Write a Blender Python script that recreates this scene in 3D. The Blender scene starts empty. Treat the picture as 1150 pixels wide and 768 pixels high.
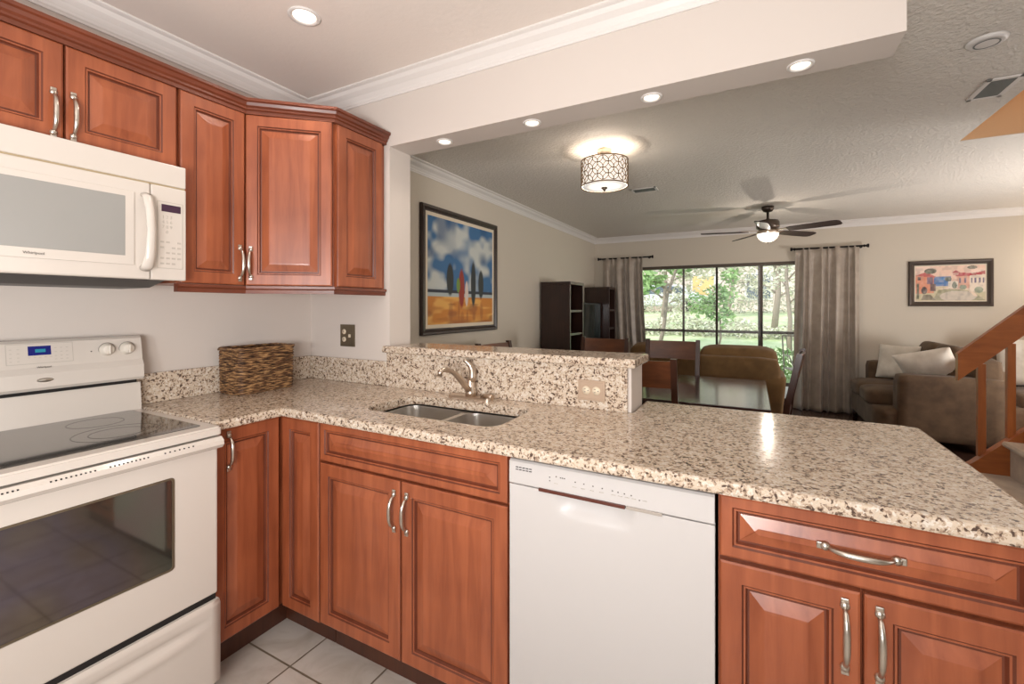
import bpy, bmesh, math, random
import numpy as np
from mathutils import Vector, Matrix
random.seed(7)
scene = bpy.context.scene
C = scene.collection
PI = math.pi

# ------------------------------------------------------------------ camera, world, light
CAM = Vector((2.2856, -1.767, 1.36))
cd = bpy.data.cameras.new('camera')
cd.sensor_width = 36.0
cd.lens = 504.0 / 1150.0 * 36.0
cd.shift_y = -(384 - 344.9) / 1150.0
cd.clip_start = 0.02
cam = bpy.data.objects.new('camera', cd)
cam.location = CAM
cam.rotation_euler = (PI / 2, 0, math.radians(28.14))
C.objects.link(cam)
scene.camera = cam

vs = scene.view_settings
vs.view_transform = 'Standard'
vs.look = 'None'
vs.exposure = 0.0
vs.gamma = 1.0
vs.use_curve_mapping = False

world = bpy.data.worlds.new('sky')
scene.world = world
world.use_nodes = True
wn = world.node_tree.nodes
wn['Background'].inputs[0].default_value = (0.80, 0.90, 1.0, 1)
wn['Background'].inputs[1].default_value = 2.0


def lamp(name, kind, loc, energy, color=(1, 1, 1), size=0.1, rot=None, target=None, **kw):
    l = bpy.data.lights.new(name, kind)
    l.energy = energy
    l.color = color
    if kind == 'AREA':
        l.size = size
        if 'size_y' in kw:
            l.shape = 'RECTANGLE'
            l.size_y = kw['size_y']
    elif kind == 'SPOT':
        l.shadow_soft_size = size
        l.spot_size = kw.get('spot', 2.0)
        l.spot_blend = kw.get('blend', 0.6)
    elif kind == 'POINT':
        l.shadow_soft_size = size
    elif kind == 'SUN':
        l.angle = 0.02
    o = bpy.data.objects.new(name, l)
    o.location = loc
    if rot:
        o.rotation_euler = rot
    if target is not None:
        d = Vector(target) - Vector(loc)
        o.rotation_euler = d.to_track_quat('-Z', 'Y').to_euler()
    C.objects.link(o)
    return o


WARM = (1.0, 0.88, 0.75)
lamp('sun', 'SUN', (0, 0, 20), 3.2, (1.0, 0.95, 0.86), rot=(math.radians(48), 0, math.radians(-38)))
lamp('camera_flash', 'AREA', (2.07, -2.9, 1.35), 23, (1.0, 0.985, 0.965), 0.25, target=(2.5, 2.5, 2.6))
lamp('ceiling_fill_light', 'AREA', (2.2, -2.3, 1.15), 42, (1.0, 0.97, 0.94), 0.5, target=(1.2, -1.3, 2.54))  # unseen fill lamp added to brighten the kitchen ceiling
lamp('kitchen_fill_light', 'AREA', (2.0, -3.30, 1.55), 9, (0.97, 0.985, 1.0), 1.7, rot=(PI / 2, 0, 0), size_y=1.3)  # added fill lamp in front of the made-up window behind the camera
lamp('living_fill_light', 'AREA', (5.3, 3.2, 0.95), 54, (1.0, 0.975, 0.95), 0.7, target=(3.2, 3.2, 2.48))  # unseen fill lamp added to lift the living room ceiling
lamp('living_side_fill_light', 'AREA', (5.80, -0.6, 1.5), 16, (1.0, 0.97, 0.93), 1.6, rot=(0, PI / 2, 0), size_y=1.6)  # added fill lamp; the right wall has no window


# ------------------------------------------------------------------ materials
def newmat(name):
    m = bpy.data.materials.new(name)
    m.use_nodes = True
    return m, m.node_tree, m.node_tree.nodes['Principled BSDF']


def srgb(r, g, b):
    return tuple(((c / 255) / 12.92 if c / 255 <= 0.04045 else ((c / 255 + 0.055) / 1.055) ** 2.4) for c in (r, g, b)) + (1,)


def plain(name, col, rough=0.5, metal=0.0, emit=None, es=0.0, bump=None, coat=0.0, spec=None, coord='Object'):
    m, t, p = newmat(name)
    p.inputs['Base Color'].default_value = col
    p.inputs['Roughness'].default_value = rough
    p.inputs['Metallic'].default_value = metal
    if coat:
        p.inputs['Coat Weight'].default_value = coat
        p.inputs['Coat Roughness'].default_value = 0.08
    if spec is not None:
        p.inputs['Specular IOR Level'].default_value = spec
    if emit:
        p.inputs['Emission Color'].default_value = emit
        p.inputs['Emission Strength'].default_value = es
    tc = t.nodes.new('ShaderNodeTexCoord')
    n = t.nodes.new('ShaderNodeTexNoise')
    t.links.new(tc.outputs[coord], n.inputs['Vector'])
    sc, st, dist = bump if bump else (35.0, 0.03, 0.001)
    n.inputs['Scale'].default_value = sc
    n.inputs['Detail'].default_value = 4
    b = t.nodes.new('ShaderNodeBump')
    b.inputs['Strength'].default_value = st
    b.inputs['Distance'].default_value = dist
    t.links.new(n.outputs['Fac'], b.inputs['Height'])
    t.links.new(b.outputs['Normal'], p.inputs['Normal'])
    return m


def ramp(t, fac, stops, interp='LINEAR'):
    r = t.nodes.new('ShaderNodeValToRGB')
    r.color_ramp.interpolation = interp
    el = r.color_ramp.elements
    while len(el) < len(stops):
        el.new(0.5)
    for e, (pos, col) in zip(el, stops):
        e.position = pos
        e.color = col
    t.links.new(fac, r.inputs[0])
    return r


def wood(name, c1, c2, rough=0.38, scale=(14, 14, 1.2), coat=0.15, detail=6):
    m, t, p = newmat(name)
    tc = t.nodes.new('ShaderNodeTexCoord')
    mp = t.nodes.new('ShaderNodeMapping')
    mp.inputs['Scale'].default_value = scale
    t.links.new(tc.outputs['Object'], mp.inputs['Vector'])
    n = t.nodes.new('ShaderNodeTexNoise')
    n.inputs['Scale'].default_value = 2.2
    n.inputs['Detail'].default_value = detail
    n.inputs['Roughness'].default_value = 0.55
    n.inputs['Distortion'].default_value = 0.5
    t.links.new(mp.outputs[0], n.inputs['Vector'])
    n2 = t.nodes.new('ShaderNodeTexNoise')
    n2.inputs['Scale'].default_value = 5
    n2.inputs['Detail'].default_value = 2
    t.links.new(tc.outputs['Object'], n2.inputs['Vector'])
    mx = t.nodes.new('ShaderNodeMath')
    mx.operation = 'MULTIPLY_ADD'
    mx.inputs[1].default_value = 0.65
    t.links.new(n.outputs['Fac'], mx.inputs[0])
    ml = t.nodes.new('ShaderNodeMath')
    ml.operation = 'MULTIPLY'
    ml.inputs[1].default_value = 0.35
    t.links.new(n2.outputs['Fac'], ml.inputs[0])
    t.links.new(ml.outputs[0], mx.inputs[2])
    r = ramp(t, mx.outputs[0], [(0.34, c1), (0.66, c2)])
    t.links.new(r.outputs[0], p.inputs['Base Color'])
    p.inputs['Roughness'].default_value = rough
    p.inputs['Coat Weight'].default_value = coat
    p.inputs['Coat Roughness'].default_value = 0.15
    return m


def granite(name):
    m, t, p = newmat(name)
    tc = t.nodes.new('ShaderNodeTexCoord')
    dn = t.nodes.new('ShaderNodeTexNoise')
    dn.inputs['Scale'].default_value = 60
    dn.inputs['Detail'].default_value = 2
    t.links.new(tc.outputs['Object'], dn.inputs['Vector'])
    mixv = t.nodes.new('ShaderNodeVectorMath')
    mixv.operation = 'MULTIPLY_ADD'
    mixv.inputs[1].default_value = (0.012, 0.012, 0.012)
    t.links.new(dn.outputs['Color'], mixv.inputs[0])
    t.links.new(tc.outputs['Object'], mixv.inputs[2])
    v = t.nodes.new('ShaderNodeTexVoronoi')
    v.inputs['Scale'].default_value = 175
    t.links.new(mixv.outputs[0], v.inputs['Vector'])
    sep = t.nodes.new('ShaderNodeSeparateColor')
    t.links.new(v.outputs['Color'], sep.inputs[0])
    cl = t.nodes.new('ShaderNodeTexNoise')       # clusters
    cl.inputs['Scale'].default_value = 70
    cl.inputs['Detail'].default_value = 3
    t.links.new(tc.outputs['Object'], cl.inputs['Vector'])
    add = t.nodes.new('ShaderNodeMath')
    add.operation = 'MULTIPLY_ADD'
    add.inputs[1].default_value = 0.45
    t.links.new(sep.outputs[0], add.inputs[0])
    t.links.new(cl.outputs['Fac'], add.inputs[2])
    r = ramp(t, add.outputs[0], [
        (0.0, srgb(84, 68, 60)), (0.485, srgb(118, 98, 84)), (0.55, srgb(160, 138, 120)), (0.61, srgb(186, 165, 143)),
        (0.67, srgb(204, 187, 167)), (0.84, srgb(196, 181, 164)), (0.92, srgb(216, 206, 194))], 'CONSTANT')
    t.links.new(r.outputs[0], p.inputs['Base Color'])
    p.inputs['Roughness'].default_value = 0.12
    return m


def tiles(name):
    m, t, p = newmat(name)
    tc = t.nodes.new('ShaderNodeTexCoord')
    mp = t.nodes.new('ShaderNodeMapping')
    mp.inputs['Location'].default_value = (-0.743, 0.665, 0)
    t.links.new(tc.outputs['Object'], mp.inputs['Vector'])
    b = t.nodes.new('ShaderNodeTexBrick')
    b.offset = 0
    b.inputs['Scale'].default_value = 1
    b.inputs['Brick Width'].default_value = 0.33
    b.inputs['Row Height'].default_value = 0.33
    b.inputs['Mortar Size'].default_value = 0.004
    b.inputs['Mortar Smooth'].default_value = 0.2
    b.inputs['Color1'].default_value = srgb(200, 192, 184)
    b.inputs['Color2'].default_value = srgb(190, 182, 173)
    b.inputs['Mortar'].default_value = srgb(120, 108, 92)
    t.links.new(mp.outputs[0], b.inputs['Vector'])
    n = t.nodes.new('ShaderNodeTexNoise')
    n.inputs['Scale'].default_value = 7
    n.inputs['Detail'].default_value = 8
    n.inputs['Distortion'].default_value = 1.2
    t.links.new(tc.outputs['Object'], n.inputs['Vector'])
    r = ramp(t, n.outputs['Fac'], [(0.3, (0.72, 0.68, 0.62, 1)), (0.6, (1, 1, 1, 1))])
    mx = t.nodes.new('ShaderNodeMix')
    mx.data_type = 'RGBA'
    mx.blend_type = 'MULTIPLY'
    mx.inputs[0].default_value = 0.8
    t.links.new(b.outputs['Color'], mx.inputs[6])
    t.links.new(r.outputs[0], mx.inputs[7])
    t.links.new(mx.outputs[2], p.inputs['Base Color'])
    p.inputs['Roughness'].default_value = 0.35
    bp = t.nodes.new('ShaderNodeBump')
    bp.inputs['Strength'].default_value = 0.5
    bp.inputs['Distance'].default_value = 0.003
    bp.invert = True
    t.links.new(b.outputs['Fac'], bp.inputs['Height'])
    t.links.new(bp.outputs['Normal'], p.inputs['Normal'])
    return m


def planks(name):
    m, t, p = newmat(name)
    tc = t.nodes.new('ShaderNodeTexCoord')
    b = t.nodes.new('ShaderNodeTexBrick')
    b.inputs['Scale'].default_value = 1
    b.inputs['Brick Width'].default_value = 1.2
    b.inputs['Row Height'].default_value = 0.12
    b.inputs['Mortar Size'].default_value = 0.002
    b.inputs['Color1'].default_value = srgb(74, 50, 40)
    b.inputs['Color2'].default_value = srgb(54, 36, 29)
    b.inputs['Mortar'].default_value = srgb(25, 16, 12)
    t.links.new(tc.outputs['Object'], b.inputs['Vector'])
    t.links.new(b.outputs['Color'], p.inputs['Base Color'])
    p.inputs['Roughness'].default_value = 0.22
    return m


def wicker(name):
    m, t, p = newmat(name)
    tc = t.nodes.new('ShaderNodeTexCoord')
    n = t.nodes.new('ShaderNodeTexNoise')
    n.inputs['Scale'].default_value = 1
    n.inputs['Detail'].default_value = 3
    mp = t.nodes.new('ShaderNodeMapping')
    mp.inputs['Scale'].default_value = (26, 26, 190)
    t.links.new(tc.outputs['Object'], mp.inputs['Vector'])
    t.links.new(mp.outputs[0], n.inputs['Vector'])
    r = ramp(t, n.outputs['Fac'], [(0.36, srgb(50, 32, 22)), (0.5, srgb(112, 78, 50)), (0.66, srgb(186, 146, 100))])
    t.links.new(r.outputs[0], p.inputs['Base Color'])
    p.inputs['Roughness'].default_value = 0.55
    return m


def fabric(name, c1, c2, scale=220, rough=0.95, sheen=0.3):
    m, t, p = newmat(name)
    tc = t.nodes.new('ShaderNodeTexCoord')
    n = t.nodes.new('ShaderNodeTexNoise')
    n.inputs['Scale'].default_value = 9
    n.inputs['Detail'].default_value = 7
    t.links.new(tc.outputs['Object'], n.inputs['Vector'])
    r = ramp(t, n.outputs['Fac'], [(0.35, c1), (0.65, c2)])
    t.links.new(r.outputs[0], p.inputs['Base Color'])
    w = t.nodes.new('ShaderNodeTexNoise')
    w.inputs['Scale'].default_value = scale
    t.links.new(tc.outputs['Object'], w.inputs['Vector'])
    b = t.nodes.new('ShaderNodeBump')
    b.inputs['Strength'].default_value = 0.25
    b.inputs['Distance'].default_value = 0.002
    t.links.new(w.outputs['Fac'], b.inputs['Height'])
    t.links.new(b.outputs['Normal'], p.inputs['Normal'])
    p.inputs['Roughness'].default_value = rough
    p.inputs['Sheen Weight'].default_value = sheen
    return m


def glass(name, tint=(1, 1, 1, 1), refl=0.025):
    m = bpy.data.materials.new(name)
    m.use_nodes = True
    t = m.node_tree
    t.nodes.clear()
    o = t.nodes.new('ShaderNodeOutputMaterial')
    tr = t.nodes.new('ShaderNodeBsdfTransparent')
    tr.inputs[0].default_value = tint
    gl = t.nodes.new('ShaderNodeBsdfGlossy')
    gl.inputs['Roughness'].default_value = 0.3
    mx = t.nodes.new('ShaderNodeMixShader')
    mx.inputs[0].default_value = refl
    t.links.new(tr.outputs[0], mx.inputs[1])
    t.links.new(gl.outputs[0], mx.inputs[2])
    t.links.new(mx.outputs[0], o.inputs[0])
    return m


def oven_glass(name):
    m, t, p = newmat(name)
    tc = t.nodes.new('ShaderNodeTexCoord')
    n = t.nodes.new('ShaderNodeTexNoise')
    n.inputs['Scale'].default_value = 3.5
    n.inputs['Detail'].default_value = 1
    t.links.new(tc.outputs['Object'], n.inputs['Vector'])
    r = ramp(t, n.outputs['Fac'], [(0.35, srgb(205, 225, 200)), (0.5, srgb(225, 205, 200)), (0.6, srgb(205, 195, 225)), (0.7, srgb(225, 210, 190))])
    t.links.new(r.outputs[0], p.inputs['Specular Tint'])
    p.inputs['Base Color'].default_value = (0.03, 0.025, 0.02, 1)
    p.inputs['Roughness'].default_value = 0.05
    p.inputs['IOR'].default_value = 2.6
    return m


def leafmat(name, c1, c2):
    m, t, p = newmat(name)
    tc = t.nodes.new('ShaderNodeTexCoord')
    n = t.nodes.new('ShaderNodeTexNoise')
    n.inputs['Scale'].default_value = 1.5
    t.links.new(tc.outputs['Object'], n.inputs['Vector'])
    r = ramp(t, n.outputs['Fac'], [(0.3, c1), (0.7, c2)])
    t.links.new(r.outputs[0], p.inputs['Base Color'])
    p.inputs['Roughness'].default_value = 0.6
    return m


def vcol(name, rough=0.55):
    m, t, p = newmat(name)
    a = t.nodes.new('ShaderNodeAttribute')
    a.attribute_name = 'paint'
    t.links.new(a.outputs['Color'], p.inputs['Base Color'])
    p.inputs['Roughness'].default_value = rough
    return m


M = {}
M['wall_kitchen'] = plain('kitchen_wall_paint', srgb(210, 200, 192), 0.7, bump=(60, 0.08, 0.002))
M['wall_living'] = plain('living_wall_paint', srgb(204, 194, 179), 0.7, bump=(60, 0.08, 0.002))
M['ceil_kitchen'] = plain('kitchen_ceiling_paint', srgb(232, 222, 214), 0.85, bump=(45, 0.25, 0.004))
M['ceil_living'] = plain('living_ceiling_texture', srgb(220, 213, 204), 0.6, bump=(55, 1.0, 0.010), spec=0.5)
M['trim'] = plain('white_trim_paint', srgb(224, 219, 215), 0.4)
M['well'] = plain('stairwell_paint', srgb(214, 180, 142), 0.8)
M['cherry'] = wood('cherry_wood', srgb(128, 64, 38), srgb(166, 92, 58))
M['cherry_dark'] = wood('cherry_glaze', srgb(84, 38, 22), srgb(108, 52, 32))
M['cherry_trim'] = wood('cherry_moulding', srgb(92, 44, 27), srgb(120, 60, 38), scale=(2, 2, 14))
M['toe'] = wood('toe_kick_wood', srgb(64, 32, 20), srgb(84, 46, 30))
M['granite'] = granite('granite')
M['tile'] = tiles('floor_tile')
M['plank'] = planks('dark_plank_floor')
M['bisque'] = plain('bisque_enamel', srgb(206, 197, 188), 0.25, coat=0.3)
M['white_enamel'] = plain('white_enamel', srgb(195, 190, 187), 0.3, coat=0.3)
M['knob_white'] = plain('white_plastic', srgb(214, 205, 193), 0.4)
M['black'] = plain('black_plastic', srgb(20, 18, 18), 0.4)
M['blackgap'] = plain('dark_gap', srgb(30, 26, 24), 0.8)
M['cooktop'] = plain('cooktop_glass', srgb(60, 58, 56), 0.06, coat=0.5)
M['ring'] = plain('burner_ring', srgb(30, 28, 28), 0.15)
M['ovenglass'] = oven_glass('oven_window_glass')
M['mwglass'] = plain('microwave_window', srgb(152, 150, 146), 0.2)
M['display_blue'] = plain('blue_display', srgb(16, 22, 90), 0.15, emit=srgb(20, 30, 130), es=0.25)
M['display_teal'] = plain('teal_digits', srgb(20, 120, 140), 0.3, emit=srgb(20, 120, 150), es=0.25)
M['display_dark'] = plain('dark_display', srgb(66, 44, 62), 0.2)
M['mark'] = plain('grey_print', srgb(178, 170, 160), 0.5)
M['mark_dark'] = plain('dark_print', srgb(90, 84, 78), 0.5)
M['brown_strip'] = plain('brown_strip', srgb(88, 46, 36), 0.3)
M['grey_strip'] = plain('grey_strip', srgb(165, 155, 145), 0.4)
M['tan_line'] = plain('tan_seam', srgb(168, 150, 118), 0.5)
M['pewter'] = plain('pewter_metal', srgb(208, 202, 192), 0.28, metal=1.0)
M['steel'] = plain('brushed_steel', srgb(214, 210, 204), 0.36, metal=1.0)
M['nickel'] = plain('brushed_nickel', srgb(200, 184, 168), 0.3, metal=1.0)
M['bronze_plate'] = plain('bronze_plate', srgb(112, 100, 82), 0.35, metal=0.5)
M['beige_plate'] = plain('beige_plate', srgb(176, 152, 130), 0.45)
M['ivory'] = plain('ivory_plastic', srgb(222, 206, 182), 0.4)
M['wicker'] = wicker('wicker_weave')
M['espresso'] = wood('espresso_wood', srgb(36, 20, 15), srgb(58, 34, 26), rough=0.3)
M['espresso_top'] = wood('table_wood', srgb(40, 24, 22), srgb(58, 36, 32), rough=0.15, coat=0.5, scale=(1.2, 14, 14))
M['chairwood'] = wood('chair_wood', srgb(78, 44, 26), srgb(120, 70, 40), rough=0.3, scale=(2, 10, 10))
M['chairpost'] = wood('chair_post_wood', srgb(52, 30, 20), srgb(74, 42, 28), rough=0.3)
M['oak'] = wood('oak_rail_wood', srgb(140, 76, 34), srgb(178, 104, 50), rough=0.35, scale=(2, 12, 12))
M['oak_upright'] = wood('oak_baluster_wood', srgb(140, 76, 34), srgb(178, 104, 50), rough=0.35)
M['carpet'] = fabric('beige_carpet', srgb(176, 156, 134), srgb(200, 182, 160), 300)
M['sofa'] = fabric('brown_sofa_fabric', srgb(80, 61, 44), srgb(100, 79, 58), sheen=0.05)
M['sofa2'] = fabric('tan_sofa_fabric', srgb(104, 78, 46), srgb(122, 92, 56), sheen=0.08)
M['pillow'] = fabric('cream_pillow_fabric', srgb(206, 196, 182), srgb(226, 218, 206))
M['chair_beige'] = fabric('taupe_seat_fabric', srgb(128, 106, 86), srgb(150, 126, 104))
M['curtain'] = fabric('taupe_curtain_fabric', srgb(160, 147, 134), srgb(176, 163, 150), rough=0.36, sheen=0.3)
M['iron'] = plain('black_iron', srgb(24, 20, 20), 0.45, metal=0.6)
M['doorframe'] = plain('bronze_door_frame', srgb(74, 62, 52), 0.45, metal=0.3)
M['pane'] = glass('window_glass')
M['tv'] = plain('television_screen', srgb(30, 38, 36), 0.10)
M['fanmetal'] = plain('fan_pewter', srgb(92, 82, 74), 0.3, metal=0.8)
M['blade'] = wood('fan_blade_wood', srgb(44, 32, 30), srgb(62, 46, 42), rough=0.5, scale=(2, 12, 12))
M['frost'] = plain('frosted_glass_lit', srgb(250, 244, 232), 0.4, emit=(1.0, 0.93, 0.82, 1), es=1.1)
M['shade_lit'] = plain('fabric_shade_lit', srgb(246, 238, 226), 0.8, emit=(1.0, 0.90, 0.80, 1), es=0.62)
M['diff_lit'] = plain('diffuser_lit', srgb(216, 212, 204), 0.5, emit=(1.0, 0.96, 0.90, 1), es=0.5)
M['bronze'] = plain('antique_bronze', srgb(124, 96, 60), 0.4, metal=0.6)
M['bulb'] = plain('lit_lens', srgb(255, 244, 224), 0.4, emit=(1.0, 0.90, 0.74, 1), es=3.0)
M['bulb_warm'] = plain('warm_lit_lens', srgb(255, 240, 220), 0.4, emit=(1.0, 0.86, 0.66, 1), es=2.2)
M['vent_dark'] = plain('vent_slats_grey', srgb(104, 108, 106), 0.5)
M['painting'] = vcol('painted_canvas')
M['frame_dark'] = wood('picture_frame_wood', srgb(34, 22, 18), srgb(56, 38, 32), rough=0.3)
M['frame_bronze'] = plain('dark_bronze_frame', srgb(66, 54, 46), 0.4, metal=0.3)
M['mat_cream'] = plain('cream_liner', srgb(222, 208, 186), 0.6)
M['grass'] = leafmat('lawn_grass', srgb(170, 190, 136), srgb(202, 208, 172))
M['leaf1'] = leafmat('leaf_green', srgb(120, 160, 92), srgb(178, 204, 142))
M['leaf2'] = leafmat('leaf_pale', srgb(176, 178, 154), srgb(214, 210, 190))
M['bark'] = plain('bark', srgb(150, 136, 124), 0.9, bump=(20, 0.8, 0.02))
M['stucco'] = plain('pale_stucco', srgb(214, 196, 186), 0.9)
M['stucco2'] = plain('pink_roof', srgb(206, 182, 172), 0.9)
M['winorange'] = plain('orange_lit_window', srgb(226, 186, 120), 0.5)  # orange glow of lit windows put into the pane colour
M['concrete'] = plain('concrete_slab', srgb(190, 184, 174), 0.9)
M['carpaint'] = plain('white_car_paint', srgb(225, 228, 232), 0.3)
M['carglass'] = plain('car_glass', srgb(90, 100, 110), 0.1)
M['rug'] = fabric('rose_rug', srgb(176, 120, 96), srgb(206, 158, 132))


# ------------------------------------------------------------------ mesh helpers
def box(bm, x0, x1, y0, y1, z0, z1, bev=0.0, mi=0, seg=2):
    r = bmesh.ops.create_cube(bm, size=1.0)
    v = r['verts']
    for q in v:
        q.co = Vector(((x0 + x1) / 2 + q.co.x * (x1 - x0), (y0 + y1) / 2 + q.co.y * (y1 - y0), (z0 + z1) / 2 + q.co.z * (z1 - z0)))
    fs = set(f for q in v for f in q.link_faces)
    for f in fs:
        f.material_index = mi
    if bev > 0:
        es = set(e for q in v for e in q.link_edges)
        bmesh.ops.bevel(bm, geom=list(es), offset=bev, segments=seg, affect='EDGES', profile=0.5)
    return v


def prism(bm, pts, z0, z1, mi=0, axis='z'):
    def P(a, b, c):
        return {'z': (a, b, c), 'y': (a, c, b), 'x': (c, a, b)}[axis]
    lo = [bm.verts.new(P(a, b, z0)) for a, b in pts]
    hi = [bm.verts.new(P(a, b, z1)) for a, b in pts]
    n = len(pts)
    fs = [bm.faces.new(lo), bm.faces.new(hi)]
    for i in range(n):
        fs.append(bm.faces.new((lo[i], lo[(i + 1) % n], hi[(i + 1) % n], hi[i])))
    for f in fs:
        f.material_index = mi
    return lo + hi


def tube(bm, pts, rad, n=10, mi=0, cap=True, flat=1.0, up=None):
    pts = [Vector(p) for p in pts]
    if not hasattr(rad, '__len__'):
        rad = [rad] * len(pts)
    rings = []
    prev = None
    for i, p in enumerate(pts):
        a = pts[max(i - 1, 0)]
        b = pts[min(i + 1, len(pts) - 1)]
        d = (b - a).normalized()
        if prev is None:
            ref = Vector(up) if up else (Vector((0, 0, 1)) if abs(d.z) < 0.9 else Vector((1, 0, 0)))
            u = d.cross(ref).normalized()
        else:
            u = (prev - d * prev.dot(d)).normalized()
        prev = u
        w = d.cross(u)
        rings.append([bm.verts.new(p + (u * math.cos(2 * PI * k / n) + w * math.sin(2 * PI * k / n) * flat) * rad[i]) for k in range(n)])
    for a, b in zip(rings, rings[1:]):
        for k in range(n):
            f = bm.faces.new((a[k], a[(k + 1) % n], b[(k + 1) % n], b[k]))
            f.smooth = True
            f.material_index = mi
    if cap:
        for r in (rings[0], rings[-1]):
            bm.faces.new(r).material_index = mi


def lathe(bm, prof, n=24, mi=0, center=(0, 0, 0), axis='z', smooth=True):
    c = Vector(center)
    rings = []
    for r, h in prof:
        ring = []
        for k in range(n):
            a = 2 * PI * k / n
            if axis == 'z':
                v = Vector((r * math.cos(a), r * math.sin(a), h))
            elif axis == 'y':
                v = Vector((r * math.cos(a), h, r * math.sin(a)))
            else:
                v = Vector((h, r * math.cos(a), r * math.sin(a)))
            ring.append(bm.verts.new(c + v))
        rings.append(ring)
    for a, b in zip(rings, rings[1:]):
        for k in range(n):
            f = bm.faces.new((a[k], a[(k + 1) % n], b[(k + 1) % n], b[k]))
            f.smooth = smooth
            f.material_index = mi
    for r, (rr, h) in ((rings[0], prof[0]), (rings[-1], prof[-1])):
        if rr > 1e-5:
            bm.faces.new(r).material_index = mi


def obj(name, bm, mats, parent=None, loc=None, rotz=0, normals=True):
    if normals:
        bmesh.ops.recalc_face_normals(bm, faces=bm.faces)
    me = bpy.data.meshes.new(name)
    bm.to_mesh(me)
    bm.free()
    if not isinstance(mats, (list, tuple)):
        mats = [mats]
    for m in mats:
        me.materials.append(M[m] if isinstance(m, str) else m)
    o = bpy.data.objects.new(name, me)
    C.objects.link(o)
    if parent is not None:
        o.parent = parent
    if loc:
        o.location = loc
    if rotz:
        o.rotation_euler = (0, 0, rotz)
    return o


def thing(name, label, cat, loc=(0, 0, 0), rotz=0, group=None):
    o = bpy.data.objects.new(name, None)
    o.empty_display_size = 0.1
    C.objects.link(o)
    o.location = loc
    o.rotation_euler = (0, 0, rotz)
    return tag(o, label, cat, group)


def tag(o, label, cat, group=None, kind=None):
    o['label'] = label
    o['category'] = cat
    if group:
        o['group'] = group
    if kind:
        o['kind'] = kind
    return o


def struct(name, bm, mats, parent=None, loc=None):
    o = obj(name, bm, mats, parent, loc)
    if parent is None:
        o['kind'] = 'structure'
    return o


def dup(root, loc, rotz, label, group=None):
    r = root.copy()
    C.objects.link(r)
    r.location = loc
    r.rotation_euler = (0, 0, rotz)
    r['label'] = label
    if group:
        r['group'] = group
    for ch in list(root.children):
        c = ch.copy()
        C.objects.link(c)
        c.parent = r
        for g in list(ch.children):
            d = g.copy()
            C.objects.link(d)
            d.parent = c
    return r


def B():
    return bmesh.new()


def subsurf(o, n=2):
    m = o.modifiers.new('subdivision', 'SUBSURF')
    m.levels = n
    m.render_levels = n
    for p in o.data.polygons:
        p.use_smooth = True
    return o


def text(name, body, size, mat, parent, loc, rot, align='CENTER', depth=0.0003):
    cu = bpy.data.curves.new(name, 'FONT')
    cu.body = body
    cu.size = size
    cu.align_x = align
    cu.align_y = 'CENTER'
    cu.extrude = depth
    tmp = bpy.data.objects.new(name, cu)
    C.objects.link(tmp)
    bpy.context.view_layer.update()
    dg = bpy.context.evaluated_depsgraph_get()
    me = bpy.data.meshes.new_from_object(tmp.evaluated_get(dg))
    C.objects.unlink(tmp)
    bpy.data.objects.remove(tmp)
    me.materials.clear()
    me.materials.append(M[mat])
    o = bpy.data.objects.new(name, me)
    C.objects.link(o)
    o.parent = parent
    o.location = loc
    o.rotation_euler = rot
    return o


def cushion(bm, cx, cy, cz, sx, sy, sz, n=7, power=5.0, puff=0.0, axis='z', rot=None, mi=0):
    """a soft box: a subdivided cube pushed onto a superellipsoid, bulging along one axis"""
    before = set(bm.verts)
    r = bmesh.ops.create_cube(bm, size=2.0)
    fs = list(set(f for v in r['verts'] for f in v.link_faces))
    es = list(set(e for f in fs for e in f.edges))
    res = bmesh.ops.subdivide_edges(bm, edges=es, cuts=n, use_grid_fill=True)
    allv = [v for v in bm.verts if v not in before]
    for v in allv:
        p = v.co.copy()
        L = (abs(p.x) ** power + abs(p.y) ** power + abs(p.z) ** power) ** (1 / power)
        p = p / L
        ia = 'xyz'.index(axis)
        o1, o2 = [i for i in range(3) if i != ia]
        b = 1.0 + puff * (1 - p[o1] ** 2) * (1 - p[o2] ** 2)
        p[ia] *= b
        q = Vector((p.x * sx / 2, p.y * sy / 2, p.z * sz / 2))
        if rot:
            q = rot @ q
        v.co = q + Vector((cx, cy, cz))
    for v in allv:
        for f in v.link_faces:
            f.smooth = True
            f.material_index = mi


def pillow(bm, s, t, rot, c, n=12):
    """a throw pillow: two puffed faces meeting in a seam with pointed corners"""
    g = {}
    for side in (1, -1):
        for i in range(n + 1):
            for j in range(n + 1):
                if side == -1 and (i in (0, n) or j in (0, n)):
                    g[(side, i, j)] = g[(1, i, j)]
                    continue
                u, v = i / n * 2 - 1, j / n * 2 - 1
                h = t / 2 * ((1 - u ** 4) * (1 - v ** 4)) ** 0.55
                pin = 1 - 0.10 * (1 - max(abs(u), abs(v)) ** 2) - 0.07 * (1 - (u * v) ** 2) * max(abs(u), abs(v))
                h += 0.004 * math.sin(9 * u + 3 * v) * (1 - u * u) * (1 - v * v)
                g[(side, i, j)] = bm.verts.new(Vector(c) + rot @ Vector((u * s / 2 * pin, h * side, v * s / 2 * pin)))
        for i in range(n):
            for j in range(n):
                f = bm.faces.new((g[(side, i, j)], g[(side, i + 1, j)], g[(side, i + 1, j + 1)], g[(side, i, j + 1)]))
                f.smooth = True


def offset_poly(pts, d):
    n = len(pts)
    out = []
    for i in range(n):
        p0, p1, p2 = (Vector(pts[i - 1]), Vector(pts[i]), Vector(pts[(i + 1) % n]))
        a = (p1 - p0).normalized()
        b = (p2 - p1).normalized()
        na, nb = Vector((-a.y, a.x)), Vector((-b.y, b.x))
        m = (na + nb)
        m = m / max(0.3, m.dot(na)) if m.length > 1e-6 else na
        out.append(p1 + m * d)
    return out


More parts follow.
